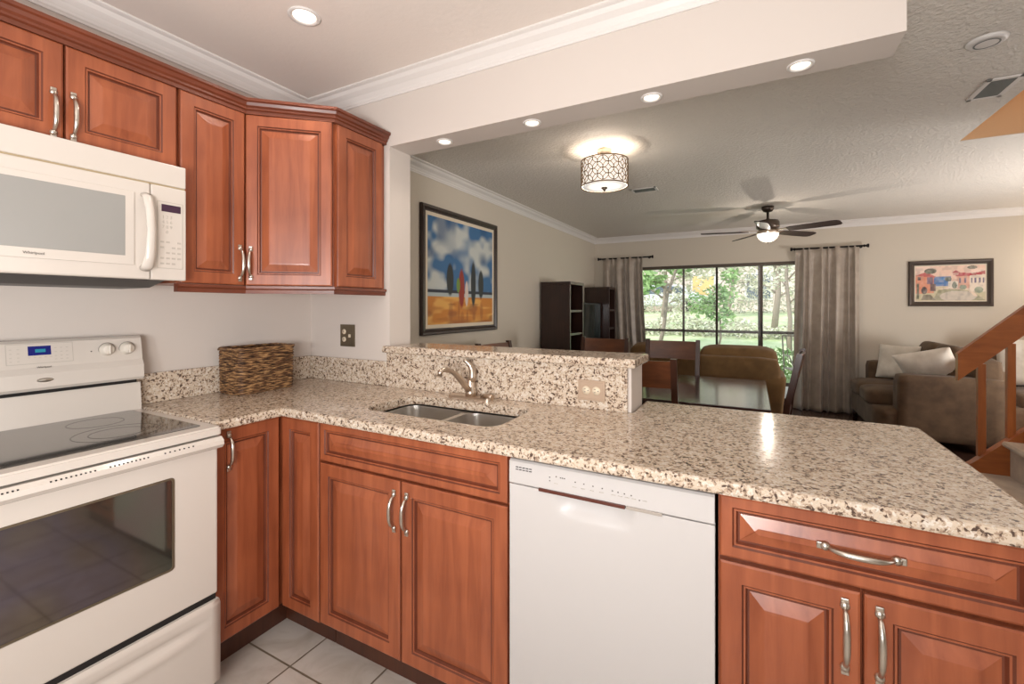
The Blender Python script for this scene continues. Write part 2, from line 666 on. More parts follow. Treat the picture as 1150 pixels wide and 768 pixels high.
def slab(outer, z0, z1, r=0.01, holes=()):
    """a stone slab with rounded upper and lower edges and cut-outs (outer loop counter-clockwise)"""
    bm = B()
    rings = []
    for off, z in ((r, z0), (r * 0.3, z0 + r * 0.3), (0, z0 + r), (0, z1 - r), (r * 0.3, z1 - r * 0.3), (r, z1)):
        rings.append([bm.verts.new((p[0], p[1], z)) for p in offset_poly(outer, off)])
    n = len(outer)
    for a, b in zip(rings, rings[1:]):
        for k in range(n):
            f = bm.faces.new((a[k], a[(k + 1) % n], b[(k + 1) % n], b[k]))
    hl = []
    for h in holes:
        lo = [bm.verts.new((p[0], p[1], z0)) for p in h]
        hi = [bm.verts.new((p[0], p[1], z1)) for p in h]
        m = len(h)
        for k in range(m):
            bm.faces.new((lo[k], lo[(k + 1) % m], hi[(k + 1) % m], hi[k]))
        hl.append((lo, hi))
    for ring, idx in ((rings[0], 0), (rings[-1], 1)):
        es = []
        for loop in [ring] + [h[idx] for h in hl]:
            for k in range(len(loop)):
                e = bm.edges.get((loop[k], loop[(k + 1) % len(loop)])) or bm.edges.new((loop[k], loop[(k + 1) % len(loop)]))
                es.append(e)
        bmesh.ops.triangle_fill(bm, edges=es, use_beauty=True, use_dissolve=False)
    return bm


def rrect(x0, x1, y0, y1, r, n=6):
    pts = []
    for cx, cy, a0 in ((x1 - r, y0 + r, -PI / 2), (x1 - r, y1 - r, 0), (x0 + r, y1 - r, PI / 2), (x0 + r, y0 + r, PI)):
        for k in range(n + 1):
            a = a0 + PI / 2 * k / n
            pts.append((cx + r * math.cos(a), cy + r * math.sin(a)))
    return pts


# ------------------------------------------------------------------ setting: floors, walls, ceilings
RX = 5.95          # right wall
NY = -3.40         # wall behind the kitchen
FY = 5.40          # far wall
KZ, LZ = 2.54, 2.48

bm = B(); box(bm, -0.1, RX + 0.1, NY - 0.1, 0.13, -0.1, 0.0)
struct('floor', bm, 'tile')
bm = B(); box(bm, -0.1, RX + 0.1, 0.13, FY + 0.12, -0.1, 0.0)
struct('floor_living', bm, 'plank')

bm = B(); box(bm, -0.12, 0, NY, 0.16, 0, 2.7)
struct('wall_left_kitchen', bm, 'wall_kitchen')
bm = B(); box(bm, -0.12, 0, 0.16, FY + 0.12, 0, 2.7)
struct('wall_left_living', bm, 'wall_living')
bm = B(); box(bm, 0, 0.615, 0, 0.16, 0, 2.7)
struct('wall_back_kitchen', bm, 'wall_kitchen')
bm = B(); box(bm, 0.615, 1.87, 0.0, 0.19, 0, 1.124)
struct('wall_peninsula', bm, 'wall_kitchen')
bm = B(); box(bm, 0.615, 2.70, 0, 0.16, 2.20, 2.7)
struct('wall_header', bm, 'wall_kitchen')
# far wall with the sliding door opening X 0.55..3.15, z 0..1.975
bm = B()
box(bm, -0.12, 0.55, FY, FY + 0.12, 0, 2.7)
box(bm, 3.15, RX + 0.12, FY, FY + 0.12, 0, 2.7)
box(bm, 0.55, 3.15, FY, FY + 0.12, 1.985, 2.7)
struct('wall_far', bm, 'wall_living')
bm = B(); box(bm, RX, RX + 0.12, NY, FY + 0.12, 0, 2.7)
struct('wall_right', bm, 'wall_living')
# wall behind the camera with an opening for an added fill window
bm = B()
box(bm, -0.12, 1.1, NY - 0.12, NY, 0, 2.7)
box(bm, 2.9, RX + 0.12, NY - 0.12, NY, 0, 2.7)
box(bm, 1.1, 2.9, NY - 0.12, NY, 0, 0.9)
box(bm, 1.1, 2.9, NY - 0.12, NY, 2.2, 2.7)
struct('wall_near', bm, 'wall_kitchen')
wn1 = B()
for x0, x1, z0, z1 in ((1.1, 2.9, 0.9, 0.95), (1.1, 2.9, 2.15, 2.2), (1.1, 1.15, 0.9, 2.2), (2.85, 2.9, 0.9, 2.2), (1.98, 2.02, 0.9, 2.2)):
    box(wn1, x0, x1, NY - 0.09, NY - 0.02, z0, z1)
w1 = struct('fill_window_1', wn1, 'trim')  # unseen window, added to carry fill light into the kitchen
bm = B(); box(bm, 1.15, 2.85, NY - 0.06, NY - 0.054, 0.95, 2.15)
obj('fill_window_pane', bm, 'pane', w1)

bm = B(); box(bm, -0.12, RX + 0.12, NY - 0.12, 0.16, KZ, KZ + 0.2)
struct('ceiling', bm, 'ceil_kitchen')
# living ceiling with the stairwell opening X 3.52..RX, Y 1.40..2.33
bm = B()
box(bm, -0.12, 3.52, 0.16, FY + 0.12, LZ, 2.72)
box(bm, 3.52, RX + 0.12, 0.16, 1.40, LZ, 2.72)
box(bm, 3.52, RX + 0.12, 2.33, FY + 0.12, LZ, 2.72)
struct('ceiling_living', bm, 'ceil_living')
bm = B()
box(bm, 3.42, RX + 0.12, 2.33, 2.43, 2.72, 5.0)
box(bm, 3.42, RX + 0.12, 1.30, 1.40, 2.72, 5.0)
box(bm, 3.42, 3.52, 1.30, 2.43, 2.72, 5.0)
box(bm, RX, RX + 0.12, 1.30, 2.43, 2.72, 5.0)
box(bm, 3.42, RX + 0.12, 1.30, 2.43, 5.0, 5.1)
# thin painted lining of the opening's slab edges
box(bm, 3.52, RX, 2.322, 2.33, 2.482, 2.72)
struct('wall_stairwell', bm, 'well')


def crown(name, path, H, D, mat='trim', z=None, closed=False):
    """crown moulding following a path along the wall; the profile is pushed to the left of the path"""
    prof = [(0, -H), (0.006, -H), (0.008, -H * 0.9), (0.012, -H * 0.84), (0.014, -H * 0.74), (D * 0.35, -H * 0.52), (D * 0.62, -H * 0.34), (D * 0.72, -H * 0.22), (D * 0.76, -H * 0.16), (D * 0.92, -H * 0.12), (D, -H * 0.08), (D, 0), (0, 0)]
    bm = B()
    n = len(path)
    cols = []
    for i in range(n):
        p = Vector(path[i])
        if i == 0:
            d = (Vector(path[1]) - p).normalized(); m = Vector((-d.y, d.x))
        elif i == n - 1:
            d = (p - Vector(path[-2])).normalized(); m = Vector((-d.y, d.x))
        else:
            a = (p - Vector(path[i - 1])).normalized()
            b = (Vector(path[i + 1]) - p).normalized()
            na, nb = Vector((-a.y, a.x)), Vector((-b.y, b.x))
            m = na + nb
            m = m / m.dot(na)
        cols.append([bm.verts.new((p.x + m.x * o, p.y + m.y * o, z + h)) for o, h in prof])
    for a, b in zip(cols, cols[1:]):
        for k in range(len(prof)):
            k2 = (k + 1) % len(prof)
            bm.faces.new((a[k], a[k2], b[k2], b[k]))
    bm.faces.new(cols[0]); bm.faces.new(cols[-1])
    return bm


struct('trim_1', crown('trim_1', [(2.70, 0), (0, 0), (0, NY)], 0.085, 0.075, z=KZ), 'trim')
struct('trim_2', crown('trim_2', [(RX, FY), (0, FY), (0, 0.16)], 0.085, 0.075, z=LZ), 'trim')
bm = B(); box(bm, 0, 0.012, 0.17, FY, 0, 0.1)
struct('baseboard_left', bm, 'trim')
bm = B(); box(bm, 3.15, RX, FY - 0.012, FY, 0, 0.1)
struct('baseboard_far', bm, 'trim')

# ------------------------------------------------------------------ sliding door
d1 = B()
for x0, x1, z0, z1 in ((0.55, 3.15, 1.945, 1.985), (0.55, 3.15, 0, 0.03), (0.55, 0.60, 0, 1.985), (3.10, 3.15, 0, 1.985)):
    box(d1, x0, x1, FY + 0.0, FY + 0.11, z0, z1)
door1 = struct('door_1', d1, 'doorframe')


def slider(x0, x1, y, wl, wr, name='sliding_panel'):
    bm = B()
    box(bm, x0, x0 + wl, y - 0.015, y + 0.015, 0.03, 1.965)
    box(bm, x1 - wr, x1, y - 0.015, y + 0.015, 0.03, 1.965)
    box(bm, x0 + wl, x1 - wr, y - 0.015, y + 0.015, 1.940, 1.955)
    box(bm, x0 + wl, x1 - wr, y - 0.015, y + 0.015, 0.03, 0.10)
    p = obj(name, bm, 'doorframe', door1)
    bm = B(); box(bm, x0 + wl, x1 - wr, y - 0.003, y + 0.003, 0.10, 1.940)
    obj('glass_pane', bm, 'pane', p)
    return p


slider(0.60, 1.845, FY + 0.05, 0.05, 0.03)
slider(1.825, 2.42, FY + 0.05, 0.012, 0.035)
p3 = slider(2.36, 3.10, FY + 0.085, 0.035, 0.05)
bm = B(); tube(bm, [(2.405, FY + 0.03, 0.95), (2.405, FY + 0.005, 0.98), (2.405, FY + 0.005, 1.12), (2.405, FY + 0.03, 1.15)], 0.007, 8)
obj('door_handle', bm, 'iron', p3)
bm = B()
for x0, x1, z0, z1 in ((0.55, 3.15, 1.985, 2.03),):
    box(bm, x0, x1, FY - 0.012, FY, z0, z1)
struct('trim_3', bm, 'wall_living')

# ------------------------------------------------------------------ kitchen cabinets
def panel_door(w, h, t=0.02, stile=0.052, panel=0.034):
    """raised panel door: flat frame, dark glazed groove, sloped bevel, flat centre. local: x width, z height, front towards -y"""
    bm = B()
    s = min(stile, w * 0.27, h * 0.27)
    pw = min(panel, (min(w, h) - 2 * s) * (0.28 if h > 0.2 else 0.42))
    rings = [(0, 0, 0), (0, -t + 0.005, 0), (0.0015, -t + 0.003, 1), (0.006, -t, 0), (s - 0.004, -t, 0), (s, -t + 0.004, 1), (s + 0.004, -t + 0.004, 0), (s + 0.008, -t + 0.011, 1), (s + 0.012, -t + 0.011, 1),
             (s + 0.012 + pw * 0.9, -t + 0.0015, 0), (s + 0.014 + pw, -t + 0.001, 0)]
    rv = []
    for ins, y, mi in rings:
        rv.append([bm.verts.new(c) for c in ((ins, y, ins), (w - ins, y, ins), (w - ins, y, h - ins), (ins, y, h - ins))])
    for (a, b, r) in zip(rv, rv[1:], rings[1:]):
        for k in range(4):
            f = bm.faces.new((a[k], a[(k + 1) % 4], b[(k + 1) % 4], b[k]))
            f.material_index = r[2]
    bm.faces.new(rv[0]); bm.faces.new(rv[-1])
    return bm


def bow_handle(L=0.125):
    """arched pull with two spoon-shaped feet; local z along its length, projecting towards -y"""
    bm = B()
    h = L / 2
    n = 14
    pts, rad = [], []
    for i in range(n + 1):
        u = -1 + 2 * i / n
        pts.append((0, -0.006 - 0.022 * (1 - abs(u) ** 3.2), u * (h - 0.012)))
        rad.append(0.0042 + 0.003 * (1 - u * u))
    tube(bm, pts, rad, 10, flat=1.0)
    for s in (-1, 1):
        lathe(bm, [(0.0001, 0.0), (0.008, 0.0), (0.0095, -0.003), (0.009, -0.007), (0.005, -0.010), (0.0001, -0.011)], 14, center=(0, 0, s * (h - 0.009)), axis='y')
        box(bm, -0.0075, 0.0075, -0.006, 0, s * (h - 0.001) - 0.008, s * (h - 0.001) + 0.008, 0.002)
    return bm


def add_door(root, x, z, w, h, name='door', handle=None, yf=-0.58, hname='handle', hz=False, L=0.135):
    """door at local x,z whose back lies on the carcass front plane y = yf"""
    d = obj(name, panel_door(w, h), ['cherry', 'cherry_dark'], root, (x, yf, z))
    if handle:
        hx, hz_ = handle
        hd = obj('handle', bow_handle(L), 'pewter', d, (hx, -0.0205, hz_))
        if hz:
            hd.rotation_euler = (0, PI / 2, 0)
    return d


def carcass(root, pts, z0, z1, mat='cherry', name='body'):
    bm = B(); prism(bm, pts, z0, z1)
    return obj(name, bm, mat, root)


TOP0, TOP1 = 0.915, 0.95
DZ0, DZ1 = 0.13, 0.755
# corner base unit (world coordinates, root at the room corner)
cb = thing('corner_base_cabinet', 'cherry wood corner base cabinet between range and sink with two narrow doors', 'cabinet', (0, 0, 0))
carcass(cb, [(0.01, -0.01), (0.01, -0.86), (0.548, -0.86), (0.548, -0.558), (0.796, -0.558), (0.796, -0.01)], 0.12, TOP0 - 0.002)
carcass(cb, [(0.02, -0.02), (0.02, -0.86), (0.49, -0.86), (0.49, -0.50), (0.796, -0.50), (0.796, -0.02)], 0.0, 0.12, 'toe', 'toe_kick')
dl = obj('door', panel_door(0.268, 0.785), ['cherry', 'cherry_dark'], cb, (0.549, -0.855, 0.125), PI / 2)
hd = obj('handle', bow_handle(0.135), 'pewter', dl, (0.052 * 0.5 + 0.036, -0.0205, 0.70))
add_door(cb, 0.570, 0.125, 0.224, 0.785, yf=-0.559)

sb = thing('sink_base_cabinet', 'cherry wood sink cabinet with a long false drawer over two doors', 'cabinet', (0.80, 0, 0))
carcass(sb, [(0, -0.01), (0, -0.558), (0.838, -0.558), (0.838, -0.01)], 0.12, 0.70)
bm = B()
box(bm, 0, 0.838, -0.558, -0.535, 0.70, TOP0 - 0.002); box(bm, 0, 0.02, -0.535, -0.01, 0.70, TOP0 - 0.002); box(bm, 0.818, 0.838, -0.535, -0.01, 0.70, TOP0 - 0.002)
obj('face_frame', bm, 'cherry', sb)
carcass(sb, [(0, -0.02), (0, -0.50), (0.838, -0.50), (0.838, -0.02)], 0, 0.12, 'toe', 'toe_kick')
obj('drawer_front', panel_door(0.834, 0.148, stile=0.030, panel=0.036), ['cherry', 'cherry_dark'], sb, (0.0, -0.559, 0.764))
add_door(sb, 0.0, DZ0, 0.409, 0.627, handle=(0.385, 0.52), yf=-0.559)
add_door(sb, 0.414, DZ0, 0.420, 0.627, handle=(0.028, 0.52), yf=-0.559)

rb = thing('base_cabinet', 'cherry wood base cabinet at the peninsula end with a drawer over two doors', 'cabinet', (2.213, 0, 0))
carcass(rb, [(0, 0.02), (0, -0.558), (0.565, -0.558), (0.565, 0.02)], 0.12, TOP0 - 0.002)
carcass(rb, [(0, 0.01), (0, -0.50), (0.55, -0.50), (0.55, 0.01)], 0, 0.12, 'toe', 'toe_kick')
dr = obj('drawer', panel_door(0.555, 0.150, stile=0.032, panel=0.036), ['cherry', 'cherry_dark'], rb, (0.003, -0.559, 0.762))
hd = obj('handle', bow_handle(0.14), 'pewter', dr, (0.271, -0.0205, 0.078)); hd.rotation_euler = (0, PI / 2, 0)
add_door(rb, 0.003, DZ0, 0.274, 0.624, handle=(0.245, 0.525), yf=-0.559, L=0.15)
add_door(rb, 0.281, DZ0, 0.277, 0.624, handle=(0.026, 0.525), yf=-0.559, L=0.15)
# plain back panel of the peninsula towards the dining area
bm = B(); box(bm, 1.874, 2.77, 0.03, 0.05, 0, TOP0 - 0.002)
tag(obj('peninsula_back_panel', bm, 'cherry'), 'flat cherry panel closing the back of the peninsula under the granite', 'panel')

# upper cabinets, facing +X (local -y = world +x when rotated +90 degrees)
UZ0, UZ1 = 1.455, 2.207
XF = 0.31
LX = PI / 2


def upper(name, label, y0, y1, z0, z1, doors):
    r = thing(name, label, 'cabinet', (0, y0, 0), LX)
    w = y1 - y0
    bm = B(); box(bm, 0, w, -XF, -0.004, z0, z1)
    obj('body', bm, 'cherry', r)
    for x, dw, hx, hz_ in doors:
        d = obj('door', panel_door(dw, z1 - z0), ['cherry', 'cherry_dark'], r, (x, -XF - 0.001, z0))
        obj('handle', bow_handle(0.145), 'pewter', d, (hx, -0.0205, hz_))
    return r


upper('wall_cabinet', 'short cherry wall cabinet over the microwave with two raised doors', -1.497, -0.848, 1.892, UZ1,
      [(0.002, 0.322, 0.296, 0.085), (0.328, 0.319, 0.018, 0.088)])
upper('wall_cabinet', 'short cherry wall cabinet at the upper left edge beyond the microwave doors', -1.86, -1.499, 1.892, UZ1,
      [(0.002, 0.357, 0.03, 0.088)])
upper('wall_cabinet', 'tall narrow cherry wall cabinet right of the microwave', -0.845, -0.580, UZ0, UZ1,
      [(0.006, 0.252, 0.228, 0.095)])
cc = thing('corner_wall_cabinet', 'cherry corner wall cabinet with angled door and panelled end', 'cabinet', (0, 0, 0))
carcass(cc, [(0.004, -0.004), (0.004, -0.578), (0.31, -0.578), (0.31, -0.572), (0.578, -0.325), (0.578, -0.004)], UZ0, UZ1)
a0, a1 = Vector((0.318, -0.578)), Vector((0.590, -0.333))
ang = math.atan2(a1.y - a0.y, a1.x - a0.x)
Ld = (a1 - a0).length
dd = obj('door', panel_door(Ld - 0.008, UZ1 - UZ0), ['cherry', 'cherry_dark'], cc, (a0.x + 0.004 * math.cos(ang) - 0.008, a0.y + 0.008, UZ0), ang)
obj('handle', bow_handle(0.135), 'pewter', dd, (0.024, -0.0205, 0.098))
obj('end_panel', panel_door(0.285, UZ1 - UZ0), ['cherry', 'cherry_dark'], cc, (0.579, -0.318, UZ0), LX)


def moulding(path, prof):
    bm = B()
    cols = []
    n = len(path)
    for i in range(n):
        p = Vector(path[i])
        if i == 0:
            d = (Vector(path[1]) - p).normalized(); m = Vector((d.y, -d.x))
        elif i == n - 1:
            d = (p - Vector(path[-2])).normalized(); m = Vector((d.y, -d.x))
        else:
            a = (p - Vector(path[i - 1])).normalized(); b = (Vector(path[i + 1]) - p).normalized()
            na, nb = Vector((a.y, -a.x)), Vector((b.y, -b.x))
            m = na + nb; m = m / m.dot(na)
        cols.append([bm.verts.new((p.x + m.x * o, p.y + m.y * o, h)) for o, h in prof])
    for a, b in zip(cols, cols[1:]):
        for k in range(len(prof)):
            k2 = (k + 1) % len(prof)
            bm.faces.new((a[k], a[k2], b[k2], b[k]))
    bm.faces.new(cols[0]); bm.faces.new(cols[-1])
    return bm


mp = [(0.315, -1.86), (0.315, -0.576), (0.582, -0.328), (0.582, -0.004)]
o = obj('cabinet_crown_moulding', moulding(mp, [(-0.02, 2.208), (0.016, 2.208), (0.016, 2.222), (0.024, 2.226), (0.024, 2.234), (0.032, 2.240), (0.036, 2.252), (0.044, 2.256), (0.044, 2.268), (-0.02, 2.268)]), 'cherry_trim')
tag(o, 'stepped dark cherry moulding along the top of the wall cabinets', 'moulding')
mp2 = [(0.315, -0.845), (0.315, -0.576), (0.582, -0.328), (0.582, -0.004)]
o = obj('cabinet_light_rail', moulding(mp2, [(-0.02, 1.453), (0.016, 1.453), (0.016, 1.442), (0.008, 1.436), (0.006, 1.420), (-0.02, 1.420)]), 'cherry_trim')
tag(o, 'cherry light rail moulding under the tall wall cabinets', 'moulding')

# ------------------------------------------------------------------ granite
outer = [(0.002, -0.858), (0.60, -0.858), (0.60, -0.602), (2.79, -0.602), (2.79, 0.232), (2.745, 0.25), (1.874, 0.25), (1.874, -0.002), (0.002, -0.002)]
SX0, SX1, SY0, SY1 = 0.895, 1.515, -0.455, -0.145
hole = rrect(SX0, SX1, SY0, SY1, 0.06, 7)
top = obj('granite_countertop', slab(outer, TOP0, TOP1, 0.009, [hole]), 'granite')
tag(top, 'beige speckled granite worktop running from range along the peninsula', 'countertop')
bm = B(); box(bm, 0.002, 0.021, -0.858, -0.022, TOP1 + 0.0003, 1.078, 0.003)
tag(obj('granite_backsplash', bm, 'granite'), 'low granite backsplash strip behind the wicker basket on the left wall', 'backsplash')
bm = B(); box(bm, 0.002, 0.613, -0.021, -0.001, TOP1 + 0.0003, 1.078, 0.003)
tag(obj('granite_backsplash', bm, 'granite'), 'short granite backsplash strip under the bronze outlet left of the bar ledge', 'backsplash')
bm = B(); box(bm, 0.6135, 1.858, -0.021, -0.001, TOP1 + 0.0003, 1.124, 0.0015)
tag(obj('granite_backsplash', bm, 'granite'), 'tall granite splash panel behind the faucet under the raised bar', 'backsplash')
bm = slab([(0.60, -0.040), (1.893, -0.040), (1.893, 0.215), (0.637, 0.215), (0.637, 0.161), (0.6365, -0.002), (0.60, -0.002)], 1.125, 1.160, 0.007)
tag(obj('granite_bar_top', bm, 'granite'), 'raised granite bar ledge on the half wall above the sink', 'bar top')

# ------------------------------------------------------------------ sink and faucet
sk = thing('double_sink', 'undermounted stainless double bowl sink in the granite', 'sink', (1.2, -0.30, 0.70))


def basin(x0, x1, y0, y1, name):
    bm = B()
    zt, zb = 0.906, 0.745
    rings = []
    for ins, z in ((0, zt), (0.004, zt - 0.05), (0.010, zb + 0.05), (0.018, zb + 0.02), (0.04, zb), (0.09, zb - 0.004)):
        pts = rrect(x0 + ins, x1 - ins, y0 + ins, y1 - ins, max(0.012, 0.055 - ins * 0.2), 7)
        rings.append([bm.verts.new((p[0] - 1.2, p[1] + 0.30, z - 0.70)) for p in pts])
    for a, b in zip(rings, rings[1:]):
        n = len(a)
        for k in range(n):
            bm.faces.new((a[k], a[(k + 1) % n], b[(k + 1) % n], b[k])).smooth = True
    bm.faces.new(rings[-1])
    o = obj(name, bm, 'steel', sk)
    cx, cy = (x0 + x1) / 2 - 1.2, (y0 + y1) / 2 + 0.30
    bm = B(); lathe(bm, [(0.0001, 0.0462), (0.012, 0.046), (0.030, 0.044), (0.040, 0.046), (0.044, 0.045), (0.044, 0.043)], 24, center=(cx, cy, 0))
    obj('drain', bm, 'pewter', o)
    return rings


b1 = (SX0 - 0.004, 1.188, SY0 - 0.004, SY1 + 0.004)
b2 = (1.212, SX1 + 0.004, SY0 - 0.004, SY1 + 0.004)
basin(*b1, 'bowl'); basin(*b2, 'bowl')
fl = B()
loops = [[fl.verts.new((p[0] - 1.2, p[1] + 0.30, 0.2065)) for p in pts] for pts in
         (rrect(SX0 - 0.02, SX1 + 0.02, SY0 - 0.02, SY1 + 0.02, 0.03), rrect(*b1, 0.055, 7), rrect(*b2, 0.055, 7))]
es = [fl.edges.new((l[k], l[(k + 1) % len(l)])) for l in loops for k in range(len(l))]
bmesh.ops.triangle_fill(fl, edges=es, use_beauty=True)
o = obj('rim', fl, 'steel', sk)
sm = o.modifiers.new('thickness', 'SOLIDIFY'); sm.thickness = 0.0012

fc = thing('faucet', 'brushed nickel single lever kitchen faucet behind the sink', 'faucet', (1.17, -0.075, TOP1))
bm = B()
prism(bm, [(p[0], p[1]) for p in rrect(-0.115, 0.115, -0.026, 0.026, 0.025, 6)], 0, 0.012)
obj('base_plate', bm, 'nickel', fc)
bm = B(); lathe(bm, [(0.025, 0.012), (0.024, 0.03), (0.019, 0.04), (0.019, 0.075), (0.017, 0.085), (0.0001, 0.09)], 20)
obj('faucet_body', bm, 'nickel', fc)
bm = B()
tube(bm, [(0.0, -0.005, 0.035), (-0.008, -0.03, 0.06), (-0.018, -0.065, 0.10), (-0.026, -0.095, 0.128), (-0.034, -0.125, 0.142), (-0.041, -0.150, 0.144), (-0.045, -0.163, 0.138), (-0.046, -0.167, 0.118)], [0.016, 0.0145, 0.0135, 0.012, 0.011, 0.0105, 0.0105, 0.011], 12)
obj('spout', bm, 'nickel', fc)
bm = B()
tube(bm, [(0.004, 0.0, 0.075), (0.006, 0.004, 0.10), (0.004, 0.008, 0.125), (-0.006, 0.004, 0.148), (-0.020, -0.006, 0.166), (-0.030, -0.016, 0.172)], [0.017, 0.017, 0.015, 0.012, 0.009, 0.006], 12)
obj('lever', bm, 'nickel', fc)
bm = B(); tube(bm, [(0.060, -0.002, 0.014), (0.085, -0.010, 0.020), (0.110, -0.020, 0.022), (0.128, -0.026, 0.020)], [0.008, 0.009, 0.010, 0.011], 12)
obj('side_sprayer', bm, 'nickel', fc)

# ------------------------------------------------------------------ dishwasher
dw = thing('dishwasher', 'white built-in dishwasher between sink cabinet and end cabinet', 'dishwasher', (1.643, 0, 0))
W = 0.563
bm = B(); box(bm, 0.003, W - 0.001, -0.555, -0.03, 0.10, 0.905)
obj('body', bm, 'black', dw)
bm = B(); box(bm, 0.002, W - 0.002, -0.50, -0.48, 0, 0.10)
obj('kick_plate', bm, 'black', dw)
# door panel with a scooped hand recess under the brown strip
bm = B()
nx, nz = 48, 36
Z0, Z1 = 0.11, 0.832
g = []
for j in range(nz + 1):
    row = []
    for i in range(nx + 1):
        x = W * i / nx
        fz = (j / nz)
        z = Z0 + (Z1 - Z0) * (1 - (1 - fz) ** 1.8)
        u = (x - 0.26) / 0.115
        v = (Z1 - z) / 0.062
        dep = 0.0
        if abs(u) < 1 and v < 1:
            dep = 0.020 * (1 - u ** 4) * (1 - v ** 2) ** 0.8
        row.append(bm.verts.new((x, -0.58 + dep, z)))
    g.append(row)
for j in range(nz):
    for i in range(nx):
        bm.faces.new((g[j][i], g[j][i + 1], g[j + 1][i + 1], g[j + 1][i])).smooth = True
o = obj('door', bm, 'white_enamel', dw)
bm2 = B(); box(bm2, 0, W, -0.5565, -0.555, Z0, Z1 + 0.07); obj('door_back', bm2, 'white_enamel', dw)
bm = B()
prism(bm, [(-0.556, 0.834), (-0.580, 0.834), (-0.583, 0.838), (-0.581, 0.900), (-0.574, 0.905), (-0.556, 0.905)], 0, W, axis='x')
cp = obj('control_panel', bm, 'white_enamel', dw)
bm = B(); box(bm, 0.098, 0.348, -0.588, -0.575, 0.8285, 0.8375, 0.001)
obj('handle_strip', bm, 'brown_strip', cp)
bm = B(); box(bm, 0.350, 0.442, -0.5855, -0.575, 0.8285, 0.8365, 0.001)
obj('status_strip', bm, 'grey_strip', cp)
bm = B()
for r in (0.877, 0.884):
    for k in range(5):
        box(bm, 0.022 + k * 0.011, 0.030 + k * 0.011, -0.5835, -0.581, r, r + 0.002)
obj('vent_slots', bm, 'blackgap', cp)
bm = B()
for x, z in ((0.13, 0.872), (0.13, 0.862), (0.15, 0.877), (0.163, 0.876), (0.169, 0.876), (0.175, 0.876), (0.207, 0.872), (0.232, 0.871), (0.258, 0.870), (0.284, 0.869), (0.312, 0.868), (0.327, 0.867), (0.344, 0.866), (0.362, 0.865), (0.383, 0.857)):
    box(bm, x, x + 0.0032, -0.5838, -0.581, z, z + 0.0022)
obj('indicator_marks', bm, 'mark_dark', cp)
bm = B()
for x in (0.145, 0.20, 0.225, 0.25, 0.277, 0.31, 0.328, 0.346, 0.364, 0.392):
    box(bm, x, x + 0.012, -0.5836, -0.581, 0.858, 0.8592)
obj('button_print', bm, 'mark', cp)

# ------------------------------------------------------------------ range
# local frame: x = along the wall (world y), front towards -y (world +x)
RY0, RW = -1.625, 0.762
rg = thing('kitchen_range', 'bisque electric range with glass cooktop and oven window', 'range', (0, RY0, 0), LX)
FR = 0.64
bm = B(); box(bm, 0.004, RW - 0.004, -0.60, -0.02, 0.06, 0.915); box(bm, 0.03, RW - 0.03, -0.56, -0.05, 0.0, 0.06, mi=0)
obj('body', bm, 'bisque', rg)
# cooktop: enamel rim with glass inset
bm = B()
prism(bm, rrect(-0.002, RW + 0.003, -FR - 0.012, -0.03, 0.012, 4), 0.918, 0.946)
bmesh.ops.bevel(bm, geom=[e for e in bm.edges if abs(e.verts[0].co.z - 0.946) < 1e-5 and abs(e.verts[1].co.z - 0.946) < 1e-5], offset=0.006, segments=2, affect='EDGES')
ck = obj('cooktop', bm, 'bisque', rg)
bm = B(); prism(bm, rrect(0.035, RW - 0.035, -FR + 0.045, -0.085, 0.012, 4), 0.944, 0.9475)
gl = obj('cooktop_glass', bm, 'cooktop', ck)


def ringm(bm, cx, cy, r, w, z):
    n = 48
    a = [bm.verts.new((cx + r * math.cos(2 * PI * k / n), cy + r * math.sin(2 * PI * k / n), z)) for k in range(n)]
    b = [bm.verts.new((cx + (r + w) * math.cos(2 * PI * k / n), cy + (r + w) * math.sin(2 * PI * k / n), z)) for k in range(n)]
    for k in range(n):
        bm.faces.new((a[k], a[(k + 1) % n], b[(k + 1) % n], b[k]))


for cx, cy, r in ((0.57, -0.22, 0.075), (0.55, -0.44, 0.11), (0.55, -0.44, 0.07), (0.2, -0.22, 0.09), (0.2, -0.44, 0.075)):
    bm = B(); ringm(bm, cx, cy, r, 0.003, 0.9478); obj('burner_ring', bm, 'ring', ck)
# backguard: riser, dark gap, sloped control console
bm = B(); prism(bm, [(-0.085, 0.946), (-0.075, 1.055), (-0.008, 1.055), (-0.008, 0.946)], 0.0, RW, axis='x')
obj('backguard_riser', bm, 'bisque', rg)
bm = B(); prism(bm, [(-0.072, 1.053), (-0.072, 1.072), (-0.01, 1.072), (-0.01, 1.053)], 0.012, RW - 0.012, axis='x')
obj('vent_gap', bm, 'blackgap', rg)
bm = B()
prof = [(-0.098, 1.070), (-0.106, 1.080), (-0.104, 1.128), (-0.092, 1.150), (-0.078, 1.235), (-0.068, 1.243), (-0.010, 1.243), (-0.010, 1.070)]
prism(bm, prof, 0.0, RW, axis='x')
con = obj('control_console', bm, 'bisque', rg)
con_rot = (PI / 2 - math.atan2(0.014, 0.085), 0, 0)


def onpanel(x, z, out=0.0):
    y = -0.092 + (z - 1.150) / 0.085 * 0.014
    return (x, y - out, z)


def plate(name, x0, x1, z0, z1, mat, parent, t=0.0012, out=0.0):
    bm = B()
    v = []
    for x, z in ((x0, z0), (x1, z0), (x1, z1), (x0, z1)):
        v.append(onpanel(x, z, t + out))
    w = [onpanel(x, z, -0.002) for x, z in ((x0, z0), (x1, z0), (x1, z1), (x0, z1))]
    A = [bm.verts.new(p) for p in v]; Bv = [bm.verts.new(p) for p in w]
    bm.faces.new(A); bm.faces.new(Bv)
    for k in range(4):
        bm.faces.new((A[k], A[(k + 1) % 4], Bv[(k + 1) % 4], Bv[k]))
    return obj(name, bm, mat, parent)


